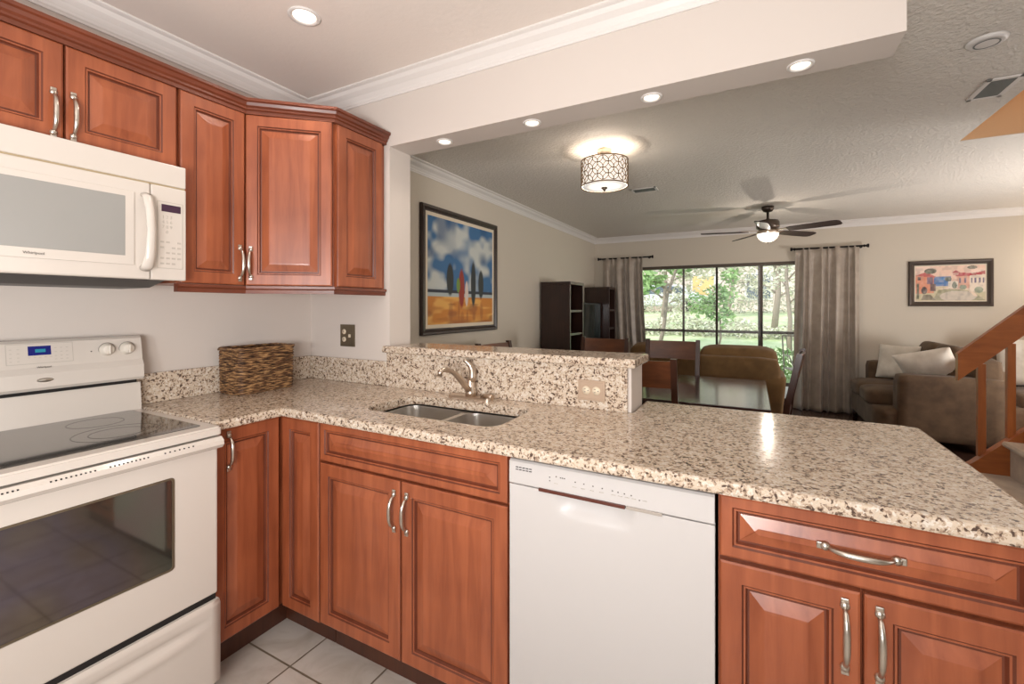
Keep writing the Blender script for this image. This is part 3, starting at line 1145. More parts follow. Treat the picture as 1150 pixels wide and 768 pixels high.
XO = -RY0
plate('control_overlay', XO - 1.243, XO - 1.073, 1.163, 1.233, 'mark', con, 0.0006)
plate('control_field', XO - 1.241, XO - 1.075, 1.165, 1.231, 'bisque', con, 0.0010)
plate('clock_display', XO - 1.190, XO - 1.132, 1.192, 1.224, 'display_blue', con, 0.0016)
plate('clock_digits', XO - 1.172, XO - 1.146, 1.202, 1.213, 'display_teal', con, 0.0020)
bm = B()
for k in range(5):
    x, z = XO - 1.190 + k * 0.0135, 1.184
    y = onpanel(x, z)[1]
    box(bm, x, x + 0.006, y - 0.0018, y, z, z + 0.002)
for cx in (-1.232, -1.214, -1.120, -1.105, -1.090):
    for z in (1.174, 1.186, 1.200, 1.214):
        x = XO + cx
        y = onpanel(x, z)[1]
        box(bm, x - 0.003, x + 0.003, y - 0.0018, y, z, z + 0.002)
obj('button_print', bm, 'mark', con)
for kx in (XO - 1.335, XO - 1.42, XO - 0.975, XO - 0.912):
    bm = B()
    zc = 1.197
    y = onpanel(kx, zc)[1]
    lathe(bm, [(0.0245, 0.0), (0.0245, -0.004), (0.020, -0.006), (0.018, -0.018), (0.016, -0.020), (0.0001, -0.020)], 24, center=(kx, y, zc), axis='y')
    kn = obj('knob', bm, 'knob_white', con)
    bm = B(); ringm(bm, 0, 0, 0.0248, 0.0012, 0)
    rr = obj('knob_ring', bm, 'mark_dark', kn, (kx, y - 0.0012, zc)); rr.rotation_euler = (PI / 2, 0, 0)
    bm = B(); box(bm, kx - 0.0035, kx + 0.0035, y - 0.030, y - 0.018, zc - 0.017, zc + 0.017, 0.002)
    obj('knob_grip', bm, 'knob_white', kn)
bm = B(); x = XO - 1.022; y = onpanel(x, 1.193)[1]; box(bm, x - 0.002, x + 0.002, y - 0.002, y, 1.191, 1.195)
obj('indicator_lamp', bm, 'mark_dark', con)
bm = B(); lathe(bm, [(0.0001, -0.004), (0.6, -0.0035), (1.0, 0.0)], 24, axis='y')
bmesh.ops.scale(bm, vec=(0.023, 1, 0.008), verts=bm.verts)
bg = obj('badge', bm, 'pewter', con, (XO - 1.152, -0.1045, 1.105))
text('badge_lettering', 'Whirlpool', 0.009, 'mark_dark', con, (XO - 1.152, -0.0945, 1.150), (PI / 2, 0, 0))
# oven door with bullnose top, window and vents
bm = B()
box(bm, 0.006, RW - 0.006, -FR, -0.60, 0.365, 0.905, 0.006)
od = obj('oven_door', bm, 'bisque', rg)
bm = B()
prof = [(-0.60, 0.868), (-FR - 0.002, 0.868), (-FR - 0.020, 0.874), (-FR - 0.030, 0.886), (-FR - 0.028, 0.900), (-FR - 0.014, 0.911), (-0.60, 0.913)]
prism(bm, prof, 0.002, RW - 0.001, axis='x')
hb = obj('bullnose_handle', bm, 'bisque', od)
bm = B()
for a, b_, n in ((-1.44, -1.36, 10), (-1.30, -1.21, 10), (-1.176, -1.085, 10), (-1.04, -0.96, 7), (-1.55, -1.48, 8)):
    for k in range(n):
        x = XO + a + (b_ - a) * k / (n - 1)
        box(bm, x - 0.0018, x + 0.0018, -FR - 0.0272, -FR - 0.015, 0.9005, 0.904)
obj('vent_slots', bm, 'blackgap', hb)
bm = B(); box(bm, 0.008, RW - 0.008, -FR + 0.012, -0.58, 0.911, 0.920)
obj('door_gap', bm, 'blackgap', rg)
WX0, WX1, WZ0, WZ1 = XO - 1.485, XO - 1.002, 0.512, 0.812
bm = B()
o_ = rrect(WX0, WX1, WZ0, WZ1, 0.012, 4); i_ = rrect(WX0 + 0.008, WX1 - 0.008, WZ0 + 0.008, WZ1 - 0.006, 0.008, 4)
A = [bm.verts.new((p[0], -FR - 0.0005, p[1])) for p in o_]; A2 = [bm.verts.new((p[0], -FR - 0.003, p[1])) for p in offset_poly(o_, 0.002)]
Bv = [bm.verts.new((p[0], -FR - 0.003, p[1])) for p in i_]; B2 = [bm.verts.new((p[0], -FR + 0.0, p[1])) for p in i_]
for p, q in ((A, A2), (A2, Bv), (Bv, B2)):
    for k in range(len(p)):
        bm.faces.new((p[k], p[(k + 1) % len(p)], q[(k + 1) % len(p)], q[k]))
wf = obj('window_frame', bm, 'bronze_plate', od)
bm = B(); box(bm, WX0 + 0.004, WX1 - 0.004, -FR - 0.0012, -FR + 0.003, WZ0 + 0.004, WZ1 - 0.004)
obj('oven_window', bm, 'ovenglass', od)
# drawer with a pressed pull
bm = B()
g = []
nz, nx = 30, 24
for j in range(nz + 1):
    z = 0.065 + (0.345 - 0.065) * j / nz
    row = []
    for i in range(nx + 1):
        x = 0.004 + (RW - 0.008) * i / nx
        u = (x - RW / 2) / 0.33
        y = -FR - 0.012
        v = (0.345 - z)
        if v < 0.006:
            y += 0.008 * (1 - v / 0.006)
        if abs(u) < 1:
            y += 0.012 * math.exp(-((v - 0.058) / 0.012) ** 2) * (1 - u ** 6) - 0.006 * math.exp(-((v - 0.09) / 0.014) ** 2) * (1 - u ** 6)
        row.append(bm.verts.new((x, y, z)))
    g.append(row)
for j in range(nz):
    for i in range(nx):
        bm.faces.new((g[j][i], g[j][i + 1], g[j + 1][i + 1], g[j + 1][i])).smooth = True
back = box(bm, 0.004, RW - 0.004, -FR + 0.004, -0.60, 0.065, 0.345)
bw = [g[0][0], g[0][nx], g[nz][nx], g[nz][0]]
for a, b_ in ((([r[0] for r in g]), 0.004), (([r[-1] for r in g]), RW - 0.004)):
    e = [bm.verts.new((b_, -0.61, v.co.z)) for v in a]
    for k in range(len(a) - 1):
        bm.faces.new((a[k], a[k + 1], e[k + 1], e[k]))
obj('storage_drawer', bm, 'bisque', rg)
bm = B(); box(bm, 0.01, RW - 0.01, -FR + 0.006, -0.59, 0.343, 0.368)
obj('drawer_gap', bm, 'blackgap', rg)

# ------------------------------------------------------------------ microwave
MY0, MW = -1.617, 0.760
mw = thing('microwave', 'bisque over-the-range microwave with grey window and keypad', 'microwave', (0, MY0, 0), LX)
MF = 0.41
bm = B(); box(bm, 0, MW, -MF + 0.03, -0.01, 1.470, 1.888)
obj('body', bm, 'bisque', mw)
bm = B(); box(bm, 0.0, MW, -MF + 0.002, -MF + 0.032, 1.803, 1.882, 0.003)
obj('vent_grille', bm, 'bisque', mw)
bm = B(); box(bm, 0.002, MW - 0.002, -MF + 0.006, -MF + 0.03, 1.796, 1.805)
obj('seam', bm, 'tan_line', mw)
bm = B(); prism(bm, [(-MF + 0.045, 1.458), (-MF + 0.045, 1.472), (-0.02, 1.472), (-0.02, 1.434), (-0.25, 1.434)], 0.02, MW - 0.05, axis='x')
obj('underside_vent', bm, 'black', mw)
XM = -MY0
bm = B(); box(bm, 0.002, XM - 0.972, -MF - 0.004, -MF + 0.03, 1.458, 1.797, 0.006)
md = obj('door', bm, 'bisque', mw)
bm = B(); box(bm, 0.06, XM - 1.020, -MF - 0.0075, -MF - 0.003, 1.505, 1.757, 0.0015)
fr = obj('window_surround', bm, 'bisque', md)
bm = B(); box(bm, 0.075, XM - 1.046, -MF - 0.0082, -MF - 0.006, 1.535, 1.737, 0.0004)
obj('window', bm, 'mwglass', md)
text('door_lettering', 'Whirlpool', 0.011, 'mark_dark', md, (XM - 1.265, -MF - 0.0083, 1.520), (PI / 2, 0, 0))
bm = B()
tube(bm, [(XM - 0.988, -MF - 0.004, 1.752), (XM - 0.988, -MF - 0.022, 1.742), (XM - 0.986, -MF - 0.034, 1.70), (XM - 0.984, -MF - 0.038, 1.62), (XM - 0.986, -MF - 0.034, 1.54), (XM - 0.988, -MF - 0.022, 1.504), (XM - 0.988, -MF - 0.004, 1.496)], [0.015, 0.015, 0.014, 0.013, 0.015, 0.018, 0.018], 12, flat=0.7)
obj('handle', bm, 'bisque', md)
bm = B(); box(bm, XM - 0.970, MW - 0.001, -MF - 0.002, -MF + 0.03, 1.458, 1.797, 0.004)
kp = obj('control_panel', bm, 'bisque', mw)
bm = B(); box(bm, XM - 0.938, XM - 0.877, -MF - 0.004, -MF - 0.001, 1.706, 1.732, 0.0005)
obj('display', bm, 'display_dark', kp)
bm = B()
for fx0, fx1, fz0, fz1 in ((-0.950, -0.870, 1.500, 1.502), (-0.950, -0.870, 1.740, 1.742), (-0.951, -0.949, 1.500, 1.742), (-0.871, -0.869, 1.500, 1.742)):
    box(bm, XM + fx0, XM + fx1, -MF - 0.0026, -MF - 0.001, fz0, fz1)
obj('keypad_outline', bm, 'mark', kp)
for r, row in enumerate(('1 2 3', '4 5 6', '7 8 9', '0')):
    text('keypad_digits', row, 0.016, 'mark', kp, (XM - 0.920, -MF - 0.0025, 1.686 - 0.018 * r), (PI / 2, 0, 0))
bm = B()
for r in range(5):
    for c in range(4):
        if (r * 4 + c) % 5 != 3:
            box(bm, XM - 0.941 + c * 0.018, XM - 0.930 + c * 0.018, -MF - 0.0028, -MF - 0.001, 1.515 + r * 0.0195, 1.521 + r * 0.0195)
obj('key_print', bm, 'mark', kp)

# ------------------------------------------------------------------ basket on the counter
bk = thing('wicker_basket', 'dark brown woven wicker basket with open top on the left counter', 'basket', (0.118, -0.395, TOP1), math.radians(2))
BX, BY, BH = 0.088, 0.148, 0.212


def basket_loop(hx, hy, r, n_s, n_l, n_c):
    pts = []
    for (cx, cy, a0, horiz) in ((hx - r, hy - r, 0, True), (-hx + r, hy - r, PI / 2, False), (-hx + r, -hy + r, PI, True), (hx - r, -hy + r, 1.5 * PI, False)):
        for k in range(n_c):
            a = a0 + PI / 2 * k / n_c
            pts.append((cx + r * math.cos(a), cy + r * math.sin(a)))
        m = n_l if not horiz else n_s
        x0, y0 = cx + r * math.cos(a0 + PI / 2), cy + r * math.sin(a0 + PI / 2)
        nxt = {0: (-hx + r, hy), 1: (-hx, -hy + r), 2: (hx - r, -hy), 3: (hx, hy - r)}[int(round(a0 / (PI / 2)))]
        for k in range(m):
            t_ = k / m
            pts.append((x0 + (nxt[0] - x0) * t_, y0 + (nxt[1] - y0) * t_))
    return pts


bm = B()
rows = 30
for j in range(rows):
    z = 0.006 + (BH - 0.012) * j / (rows - 1)
    fl_ = 0.975 + 0.02 * j / rows
    base = basket_loop(BX * fl_ - 0.004, BY * fl_ - 0.004, 0.02, 14, 26, 4)
    n = len(base)
    pts = []
    jit = [random.uniform(-0.0012, 0.0012) for _ in range(n)]
    for i, (x, y) in enumerate(base):
        ph = math.cos(PI * i / 2 + PI * j)
        d = Vector((x, y)).normalized()
        pts.append(Vector((x + d.x * (ph * 0.0028), y + d.y * (ph * 0.0028), z + jit[i])))
    pts.append(pts[0]); pts.append(pts[1])
    tube(bm, pts, [random.uniform(0.0034, 0.0048) for _ in pts], 5, cap=False)
bwv = obj('woven_wall', bm, 'wicker', bk)
bm = B()
rim = basket_loop(BX - 0.002, BY - 0.002, 0.02, 14, 26, 4)
for q in range(3):
    pts = []
    for i, (x, y) in enumerate(rim + rim[:2]):
        a = i * 0.55 + q * 2 * PI / 3
        pts.append((x + 0.004 * math.cos(a), y + 0.004 * math.sin(a), BH + 0.004 * math.sin(a)))
    tube(bm, pts, 0.0042, 6, cap=False)
obj('braided_rim', bm, 'wicker', bk)
bm = B(); box(bm, -BX * 0.96 + 0.008, BX * 0.96 - 0.008, -BY * 0.96 + 0.008, BY * 0.96 - 0.008, 0.0, 0.006)
obj('base', bm, 'wicker', bk)
bm = B()
for x, y in basket_loop(BX * 0.98 - 0.005, BY * 0.98 - 0.005, 0.02, 7, 13, 2):
    tube(bm, [(x * 0.97, y * 0.97, 0.0), (x, y, BH)], 0.0026, 5)
obj('upright_stakes', bm, 'wicker', bk)

# ------------------------------------------------------------------ outlets
def outlet(name, label, loc, mat, w, h, kind):
    r = thing(name, label, 'outlet', loc)
    bm = B(); box(bm, -w / 2, w / 2, -0.005, 0, -h / 2, h / 2, 0.002); box(bm, -w / 2 + 0.008, w / 2 - 0.008, -0.0065, -0.004, -h / 2 + 0.008, h / 2 - 0.008, 0.0015)
    pl = obj('cover_plate', bm, mat, r)
    if kind == 'duplex_h':
        for sx in (-0.021, 0.021):
            bm = B(); lathe(bm, [(0.017, -0.0062), (0.017, -0.009), (0.0001, -0.009)], 20, axis='y', center=(sx, 0, 0))
            rc = obj('receptacle', bm, 'ivory', r)
            bm = B()
            for a, b_ in ((-0.005, 0.006), (-0.005, -0.006)):
                box(bm, sx + a - 0.003, sx + a + 0.004, -0.0095, -0.0085, b_ - 0.001, b_ + 0.001)
            box(bm, sx + 0.006, sx + 0.010, -0.0095, -0.0085, -0.002, 0.002)
            obj('slots', bm, 'mark_dark', rc)
    else:
        for sz in (-0.021, 0.021):
            bm = B(); lathe(bm, [(0.014, -0.0062), (0.014, -0.009), (0.0001, -0.009)], 20, axis='y', center=(-0.023, 0, sz))
            rc = obj('receptacle', bm, 'ivory', r)
            bm = B()
            for a in (-0.004, 0.004):
                box(bm, -0.023 + a - 0.001, -0.023 + a + 0.001, -0.0095, -0.0085, sz - 0.003, sz + 0.004)
            obj('slots', bm, 'mark_dark', rc)
        bm = B(); box(bm, 0.018, 0.028, -0.016, -0.005, -0.010, 0.008, 0.002)
        obj('toggle_switch', bm, 'ivory', r)
    return r


outlet('wall_outlet', 'bronze cover plate with outlet and switch beside the wall cabinets', (0.309, -0.0005, 1.203), 'bronze_plate', 0.112, 0.122, 'combo')
outlet('wall_outlet', 'beige double outlet set sideways in the granite splash below the bar', (1.716, -0.0215, 1.025), 'beige_plate', 0.112, 0.082, 'duplex_h')


# ------------------------------------------------------------------ recessed lights
def downlight(loc, label, r, mat, group=None, energy=6, color=WARM):
    t = thing('recessed_light', label, 'ceiling light', loc, 0, group)
    bm = B(); lathe(bm, [(r, 0.0), (r, -0.004), (r * 0.86, -0.007), (r * 0.74, -0.004), (r * 0.70, -0.001), (r * 0.70, 0.0)], 28)
    obj('trim_ring', bm, 'trim', t)
    bm = B(); lathe(bm, [(0.0001, -0.0035), (r * 0.5, -0.0035), (r * 0.70, -0.001)], 24)
    obj('lens', bm, mat, t)
    lamp('recessed_lamp', 'SPOT', (loc[0], loc[1], loc[2] - 0.02), energy, color, 0.03, rot=(0, 0, 0), spot=2.4, blend=0.8)
    return t


downlight((0.686, -0.56, KZ), 'large lit recessed ceiling light above the corner of the kitchen', 0.062, 'bulb', None, 9, (1.0, 0.93, 0.84))
hl = ('lit recessed light in the header underside, nearest the wall cabinets', 'lit recessed light in the header underside, second from the wall cabinets',
      'lit recessed light in the header underside, third from the wall cabinets', 'lit recessed light in the header underside, nearest its free end')
for x, l in zip((0.912, 1.403, 1.931, 2.434), hl):
    downlight((x, 0.078, 2.20), l, 0.042, 'bulb_warm', 'recessed lights in the pass-through header', 3.0)

# ------------------------------------------------------------------ drum light over the table
dl_ = thing('drum_ceiling_light', 'lit drum ceiling light with bronze circle lattice over the dining area', 'ceiling light', (1.36, 1.357, 2.214))
bm = B(); lathe(bm, [(0.0001, LZ - 2.214), (0.052, LZ - 2.214), (0.052, LZ - 2.214 - 0.03), (0.045, 0.205), (0.045, 0.17), (0.012, 0.165), (0.012, 0.05), (0.0001, 0.05)], 28)
obj('canopy', bm, 'nickel', dl_)
bm = B()
RD = 0.158
n = 48
lo = [bm.verts.new((RD * math.cos(2 * PI * k / n), RD * math.sin(2 * PI * k / n), 0.004)) for k in range(n)]
hi = [bm.verts.new((RD * math.cos(2 * PI * k / n), RD * math.sin(2 * PI * k / n), 0.180)) for k in range(n)]
for k in range(n):
    bm.faces.new((lo[k], lo[(k + 1) % n], hi[(k + 1) % n], hi[k])).smooth = True
obj('fabric_shade', bm, 'shade_lit', dl_)
bm = B(); lathe(bm, [(0.0001, -0.004), (0.08, -0.002), (RD - 0.004, 0.004)], 40)
obj('glass_diffuser', bm, 'diff_lit', dl_)
bm = B()
RL = 0.163
for z in (0.004, 0.183):
    tube(bm, [(RL * math.cos(2 * PI * k / 48), RL * math.sin(2 * PI * k / 48), z) for k in range(50)], 0.004, 6, cap=False)
NC = 14
a_ = 2 * PI * RL / NC
av = 0.080
for half in (0, 1):
    for z0 in ([0.0935 + av * q for q in (-1, 0, 1)] if half else [0.0935 + av * q for q in (-0.5, 0.5)]):
        for c in range(NC):
            th0 = 2 * PI * (c + 0.5 * half) / NC
            run = []
            for q_ in range(29):
                t_ = 2 * PI * q_ / 28
                zz = z0 + av * 0.52 * math.sin(t_)
                th = th0 + a_ * 0.52 * math.cos(t_) / RL
                if 0.006 < zz < 0.181:
                    run.append((RL * math.cos(th), RL * math.sin(th), zz))
                else:
                    if len(run) > 1:
                        tube(bm, run, 0.0026, 5, cap=False)
                    run = []
            if len(run) > 1:
                tube(bm, run, 0.0026, 5, cap=False)
obj('circle_lattice', bm, 'bronze', dl_)
bm = B(); lathe(bm, [(0.0001, -0.034), (0.005, -0.031), (0.007, -0.024), (0.015, -0.014), (0.022, -0.010), (0.022, -0.003), (0.0001, -0.003)], 16)
obj('finial', bm, 'fanmetal', dl_)
lamp('drum_lamp', 'POINT', (1.36 + 0.09, 1.357, 2.345), 2.2, WARM, 0.02)
lamp('drum_lamp', 'POINT', (1.36 - 0.09, 1.357, 2.345), 2.2, WARM, 0.02)
lamp('drum_lamp', 'POINT', (1.36, 1.357, 1.92), 5, WARM, 0.008)

# ------------------------------------------------------------------ ceiling fan
fan = thing('ceiling_fan', 'dark five-blade ceiling fan with lit frosted bowl in the living room', 'ceiling fan', (2.44, 3.985, 2.0))
cz = LZ - 2.0
bm = B(); lathe(bm, [(0.0001, cz), (0.062, cz), (0.062, cz - 0.03), (0.045, cz - 0.055), (0.02, cz - 0.065), (0.0001, cz - 0.065)], 28)
obj('canopy', bm, 'fanmetal', fan)
bm = B(); lathe(bm, [(0.0001, cz - 0.06), (0.013, cz - 0.06), (0.013, cz - 0.13), (0.032, cz - 0.155), (0.0001, cz - 0.155)], 20)
obj('downrod', bm, 'fanmetal', fan)
bm = B(); lathe(bm, [(0.0001, 0.335), (0.04, 0.335), (0.105, 0.32), (0.115, 0.30), (0.115, 0.245), (0.10, 0.228), (0.0001, 0.228)], 32)
obj('motor_housing', bm, 'fanmetal', fan)
bm = B(); lathe(bm, [(0.0001, 0.230), (0.085, 0.228), (0.108, 0.20), (0.112, 0.178), (0.0001, 0.176)], 32)
obj('light_kit', bm, 'nickel', fan)
bm = B(); lathe(bm, [(0.108, 0.178), (0.106, 0.155), (0.09, 0.125), (0.062, 0.100), (0.03, 0.088), (0.0001, 0.085)], 32)
gb = obj('glass_bowl', bm, 'frost', fan)
bm = B(); lathe(bm, [(0.0001, 0.068), (0.006, 0.072), (0.009, 0.080), (0.005, 0.088), (0.0001, 0.088)], 12)
obj('finial', bm, 'fanmetal', gb)
for k in range(5):
    a = math.radians(28.14 - 53) + 2 * PI * k / 5
    pitch = math.radians(-13)
    rot = Matrix.Rotation(a, 3, 'Z') @ Matrix.Rotation(pitch, 3, 'X')
    bm = B()
    prof = [(0.20, 0.042), (0.24, 0.054), (0.45, 0.064), (0.62, 0.066), (0.67, 0.058), (0.69, 0.035)]
    pts = [(x, w) for x, w in prof] + [(x, -w) for x, w in reversed(prof)]
    vv = prism(bm, pts, -0.004, 0.004)
    for v in vv:
        v.co = rot @ v.co + Vector((0, 0, 0.205))
    bl = obj('blade', bm, 'blade', fan)
    bm = B()
    vv = prism(bm, [(0.09, 0.014), (0.16, 0.010), (0.20, 0.035), (0.26, 0.03), (0.27, 0), (0.26, -0.03), (0.20, -0.035), (0.16, -0.010), (0.09, -0.014)], 0.005, 0.011)
    for v in vv:
        v.co = rot @ v.co + Vector((0, 0, 0.205))
    obj('blade_bracket', bm, 'nickel', bl)
lamp('fan_lamp', 'POINT', (2.44, 3.985, 1.90), 8, WARM, 0.02)
for k in range(3):
    a = 2 * PI * k / 3 + 0.5
    lamp('fan_lamp', 'POINT', (2.44 + 0.145 * math.cos(a), 3.985 + 0.145 * math.sin(a), 2.165), 0.2, WARM, 0.004)

# ------------------------------------------------------------------ ceiling vents, detector
def vent(loc, w, l, label, rz=0):
    t = thing('ceiling_vent', label, 'vent', loc, rz)
    bm = B()
    for x0, x1, y0, y1 in ((-w / 2, w / 2, -l / 2, -l / 2 + 0.022), (-w / 2, w / 2, l / 2 - 0.022, l / 2), (-w / 2, -w / 2 + 0.022, -l / 2, l / 2), (w / 2 - 0.022, w / 2, -l / 2, l / 2)):
        box(bm, x0, x1, y0, y1, -0.008, -0.0005, 0.002)
    obj('frame', bm, 'trim', t)
    bm = B()
    n = int((l - 0.05) / 0.014)
    for k in range(n):
        y = -l / 2 + 0.028 + k * (l - 0.056) / (n - 1)
        vv = box(bm, -w / 2 + 0.02, w / 2 - 0.02, y - 0.005, y + 0.005, -0.006, -0.004)
    obj('slats', bm, 'vent_dark', t)
    bm = B(); box(bm, -w / 2 + 0.01, w / 2 - 0.01, -l / 2 + 0.01, l / 2 - 0.01, -0.0015, -0.0005)
    obj('backing', bm, 'vent_dark', t)


vent((3.375, 1.41, LZ), 0.14, 0.26, 'grey slatted ceiling vent beside the stairwell opening')
vent((1.38, 2.60, LZ), 0.24, 0.16, 'small white slatted ceiling vent behind the drum light')
t = thing('smoke_detector', 'round flat white detector on the ceiling near the header end', 'detector', (3.155, 0.835, LZ))
bm = B(); lathe(bm, [(0.0001, -0.014), (0.03, -0.015), (0.045, -0.012), (0.05, -0.014), (0.062, -0.010), (0.068, -0.0005), (0.0001, -0.0005)], 32)
dt_ = obj('cover', bm, 'trim', t)
bm = B(); ringm(bm, 0, 0, 0.036, 0.006, -0.0152); obj('grille_ring', bm, 'vent_dark', dt_)


# ------------------------------------------------------------------ pictures
class Painter:
    def __init__(s, w, h, bg):
        s.w, s.h = w, h
        s.a = np.zeros((h, w, 3)); s.a[:] = srgb(*bg)[:3]
        y, x = np.mgrid[0:h, 0:w]
        s.x = x / (w - 1); s.y = 1 - y / (h - 1)      # unit frame, y up
        s.y = s.y[::-1]                                # row 0 is the bottom
        s.rng = np.random.RandomState(3)

    def noise(s, n, m):
        g = s.rng.rand(m + 2, n + 2)
        fx, fy = s.x * n, s.y * m
        ix, iy = fx.astype(int), fy.astype(int)
        tx, ty = fx - ix, fy - iy
        tx = tx * tx * (3 - 2 * tx); ty = ty * ty * (3 - 2 * ty)
        return (g[iy, ix] * (1 - tx) + g[iy, ix + 1] * tx) * (1 - ty) + (g[iy + 1, ix] * (1 - tx) + g[iy + 1, ix + 1] * tx) * ty

    def mix(s, mask, col, al=1.0):
        m = (mask * al)[..., None]
        s.a = s.a * (1 - m) + np.array(srgb(*col)[:3]) * m

    def rect(s, x0, x1, y0, y1, col, al=1.0):
        s.mix(((s.x >= x0) & (s.x <= x1) & (s.y >= y0) & (s.y <= y1)).astype(float), col, al)

    def ell(s, cx, cy, rx, ry, col, al=1.0, soft=0.0):
        d = ((s.x - cx) / rx) ** 2 + ((s.y - cy) / ry) ** 2
        m = (d < 1).astype(float) if soft == 0 else np.clip((1 - d) / soft, 0, 1)
        s.mix(m, col, al)

    def poly(s, pts, col, al=1.0):
        ins = np.zeros(s.x.shape, bool)
        n = len(pts)
        for i in range(n):
            x0, y0 = pts[i]; x1, y1 = pts[(i + 1) % n]
            if y0 == y1:
                continue
            c = ((y0 > s.y) != (y1 > s.y)) & (s.x < (x1 - x0) * (s.y - y0) / (y1 - y0) + x0)
            ins ^= c
        s.mix(ins.astype(float), col, al)

    def mesh(s, W_, H_, name, parent, loc, rotz):
        me = bpy.data.meshes.new(name)
        w, h = s.w, s.h
        vs_ = [((i / (w - 1) - 0.5) * W_, 0, (j / (h - 1) - 0.5) * H_) for j in range(h) for i in range(w)]
        fs = [(j * w + i, j * w + i + 1, (j + 1) * w + i + 1, (j + 1) * w + i) for j in range(h - 1) for i in range(w - 1)]
        me.from_pydata(vs_, [], fs)
        at = me.color_attributes.new('paint', 'FLOAT_COLOR', 'POINT')
        buf = np.ones((h * w, 4), dtype=np.float32)
        buf[:, :3] = s.a.reshape(-1, 3)
        at.data.foreach_set('color', buf.ravel())
        me.materials.append(M['painting'])
        o = bpy.data.objects.new(name, me)
        C.objects.link(o)
        o.parent = parent
        o.location = loc
        o.rotation_euler = (0, 0, rotz)
        return o


def picture(label, loc, rotz, W_, H_, fw, liner, painter, fmat, depth=0.03, name='framed_painting'):
    t = thing(name, label, 'picture', loc, rotz)
    bm = B()
    prof = [(0, 0), (0, -depth * 0.75), (fw * 0.15, -depth), (fw * 0.45, -depth * 0.92), (fw * 0.8, -depth * 0.6), (fw, -depth * 0.55), (fw, 0)]
    rv = []
    for ins, y in prof:
        rv.append([bm.verts.new(c) for c in ((-W_ / 2 + ins, y, -H_ / 2 + ins), (W_ / 2 - ins, y, -H_ / 2 + ins), (W_ / 2 - ins, y, H_ / 2 - ins), (-W_ / 2 + ins, y, H_ / 2 - ins))])
    for a, b_ in zip(rv, rv[1:]):
        for k in range(4):
            bm.faces.new((a[k], a[(k + 1) % 4], b_[(k + 1) % 4], b_[k]))
    obj('frame', bm, fmat, t)
    bm = B(); box(bm, -W_ / 2 + fw - 0.002, W_ / 2 - fw + 0.002, -depth * 0.42, -0.003, -H_ / 2 + fw - 0.002, H_ / 2 - fw + 0.002)
    obj('liner', bm, 'mat_cream', t)
    i = fw + liner
    painter.mesh(W_ - 2 * i, H_ - 2 * i, 'canvas', t, (0, -depth * 0.42 - 0.001, 0), 0)
    return t


# generic stand-in: cloudy sky over orange sand with a few dark and red daubs
p = Painter(150, 140, (54, 104, 150))
cl = p.noise(5, 5) * 0.6 + p.noise(11, 11) * 0.4
p.mix(np.clip((cl - 0.42) * 4, 0, 1) * (p.y > 0.3), (206, 208, 200), 0.9)
p.mix(np.clip((p.noise(6, 6) - 0.6) * 4, 0, 1), (36, 78, 122), 0.7)
p.rect(0, 1, 0.30, 0.325, (40, 44, 60))
p.rect(0, 1, 0.265, 0.30, (176, 186, 186))
p.mix((p.y < 0.265).astype(float), (204, 130, 50))
st = p.noise(7, 26)
p.mix((p.y < 0.265) * np.clip((st - 0.5) * 4, 0, 1), (232, 178, 92), 0.8)
p.mix((p.y < 0.2) * np.clip((p.noise(6, 20) - 0.6) * 4, 0, 1), (150, 84, 40), 0.7)
for cx, y0, y1, w_, col in ((0.30, 0.26, 0.60, 0.055, (40, 44, 44)), (0.47, 0.14, 0.56, 0.05, (146, 46, 34)), (0.55, 0.16, 0.44, 0.03, (214, 196, 186)), (0.66, 0.15, 0.66, 0.045, (38, 44, 48)), (0.79, 0.24, 0.57, 0.05, (42, 46, 46)), (0.42, 0.30, 0.46, 0.03, (110, 140, 60))):
    p.ell(cx, (y0 + y1) / 2, w_, (y1 - y0) / 2, col, 1.0, 0.35)
    p.ell(cx + 0.01, y0 * 0.45, w_ * 0.7, y0 * 0.45, (150, 84, 40), 0.5, 0.8)
picture('large dark-framed painting of blue clouds over orange sand on the left wall', (0.002, 1.56, 1.657), PI / 2, 1.168, 1.042, 0.052, 0.03, p, 'frame_dark')

q = Painter(150, 72, (232, 196, 176))
q.mix(np.clip((q.noise(6, 4) - 0.5) * 3, 0, 1), (240, 214, 200), 0.8)
q.rect(0.26, 0.52, 0.42, 0.70, (52, 112, 176))
q.rect(0.3, 0.5, 0.60, 0.64, (70, 136, 190))
q.rect(0, 1, 0, 0.40, (196, 186, 150))
q.poly([(0.25, 0.0), (1.0, 0.0), (0.85, 0.22), (0.6, 0.34), (0.35, 0.34)], (150, 148, 116))
q.ell(0.62, 0.12, 0.26, 0.16, (196, 186, 172), 1)
q.poly([(0.26, 0.30), (0.5, 0.34), (0.75, 0.30), (0.85, 0.12), (0.9, 0.12), (0.8, 0.34), (0.5, 0.40)], (228, 206, 184))
q.poly([(0.0, 0.20), (0.27, 0.22), (0.27, 0.72), (0.0, 0.76)], (214, 128, 92))
q.poly([(0.0, 0.74), (0.16, 0.84), (0.30, 0.70), (0.28, 0.66)], (186, 44, 48))
q.rect(0.03, 0.08, 0.60, 0.70, (74, 50, 52)); q.rect(0.17, 0.26, 0.48, 0.68, (104, 70, 104))
q.ell(0.13, 0.30, 0.045, 0.11, (62, 44, 46))
q.rect(0.02, 0.05, 0.05, 0.5, (60, 74, 52)); q.rect(0.22, 0.30, 0.28, 0.48, (96, 62, 60))
q.poly([(0.08, 0.02), (0.30, 0.02), (0.22, 0.18), (0.12, 0.18)], (70, 66, 56), 0.8)
q.ell(0.22, 0.86, 0.09, 0.08, (66, 72, 58)); q.ell(0.19, 0.83, 0.05, 0.05, (84, 96, 70))
q.rect(0.60, 0.78, 0.34, 0.70, (216, 160, 140)); q.rect(0.48, 0.62, 0.36, 0.55, (224, 214, 200))
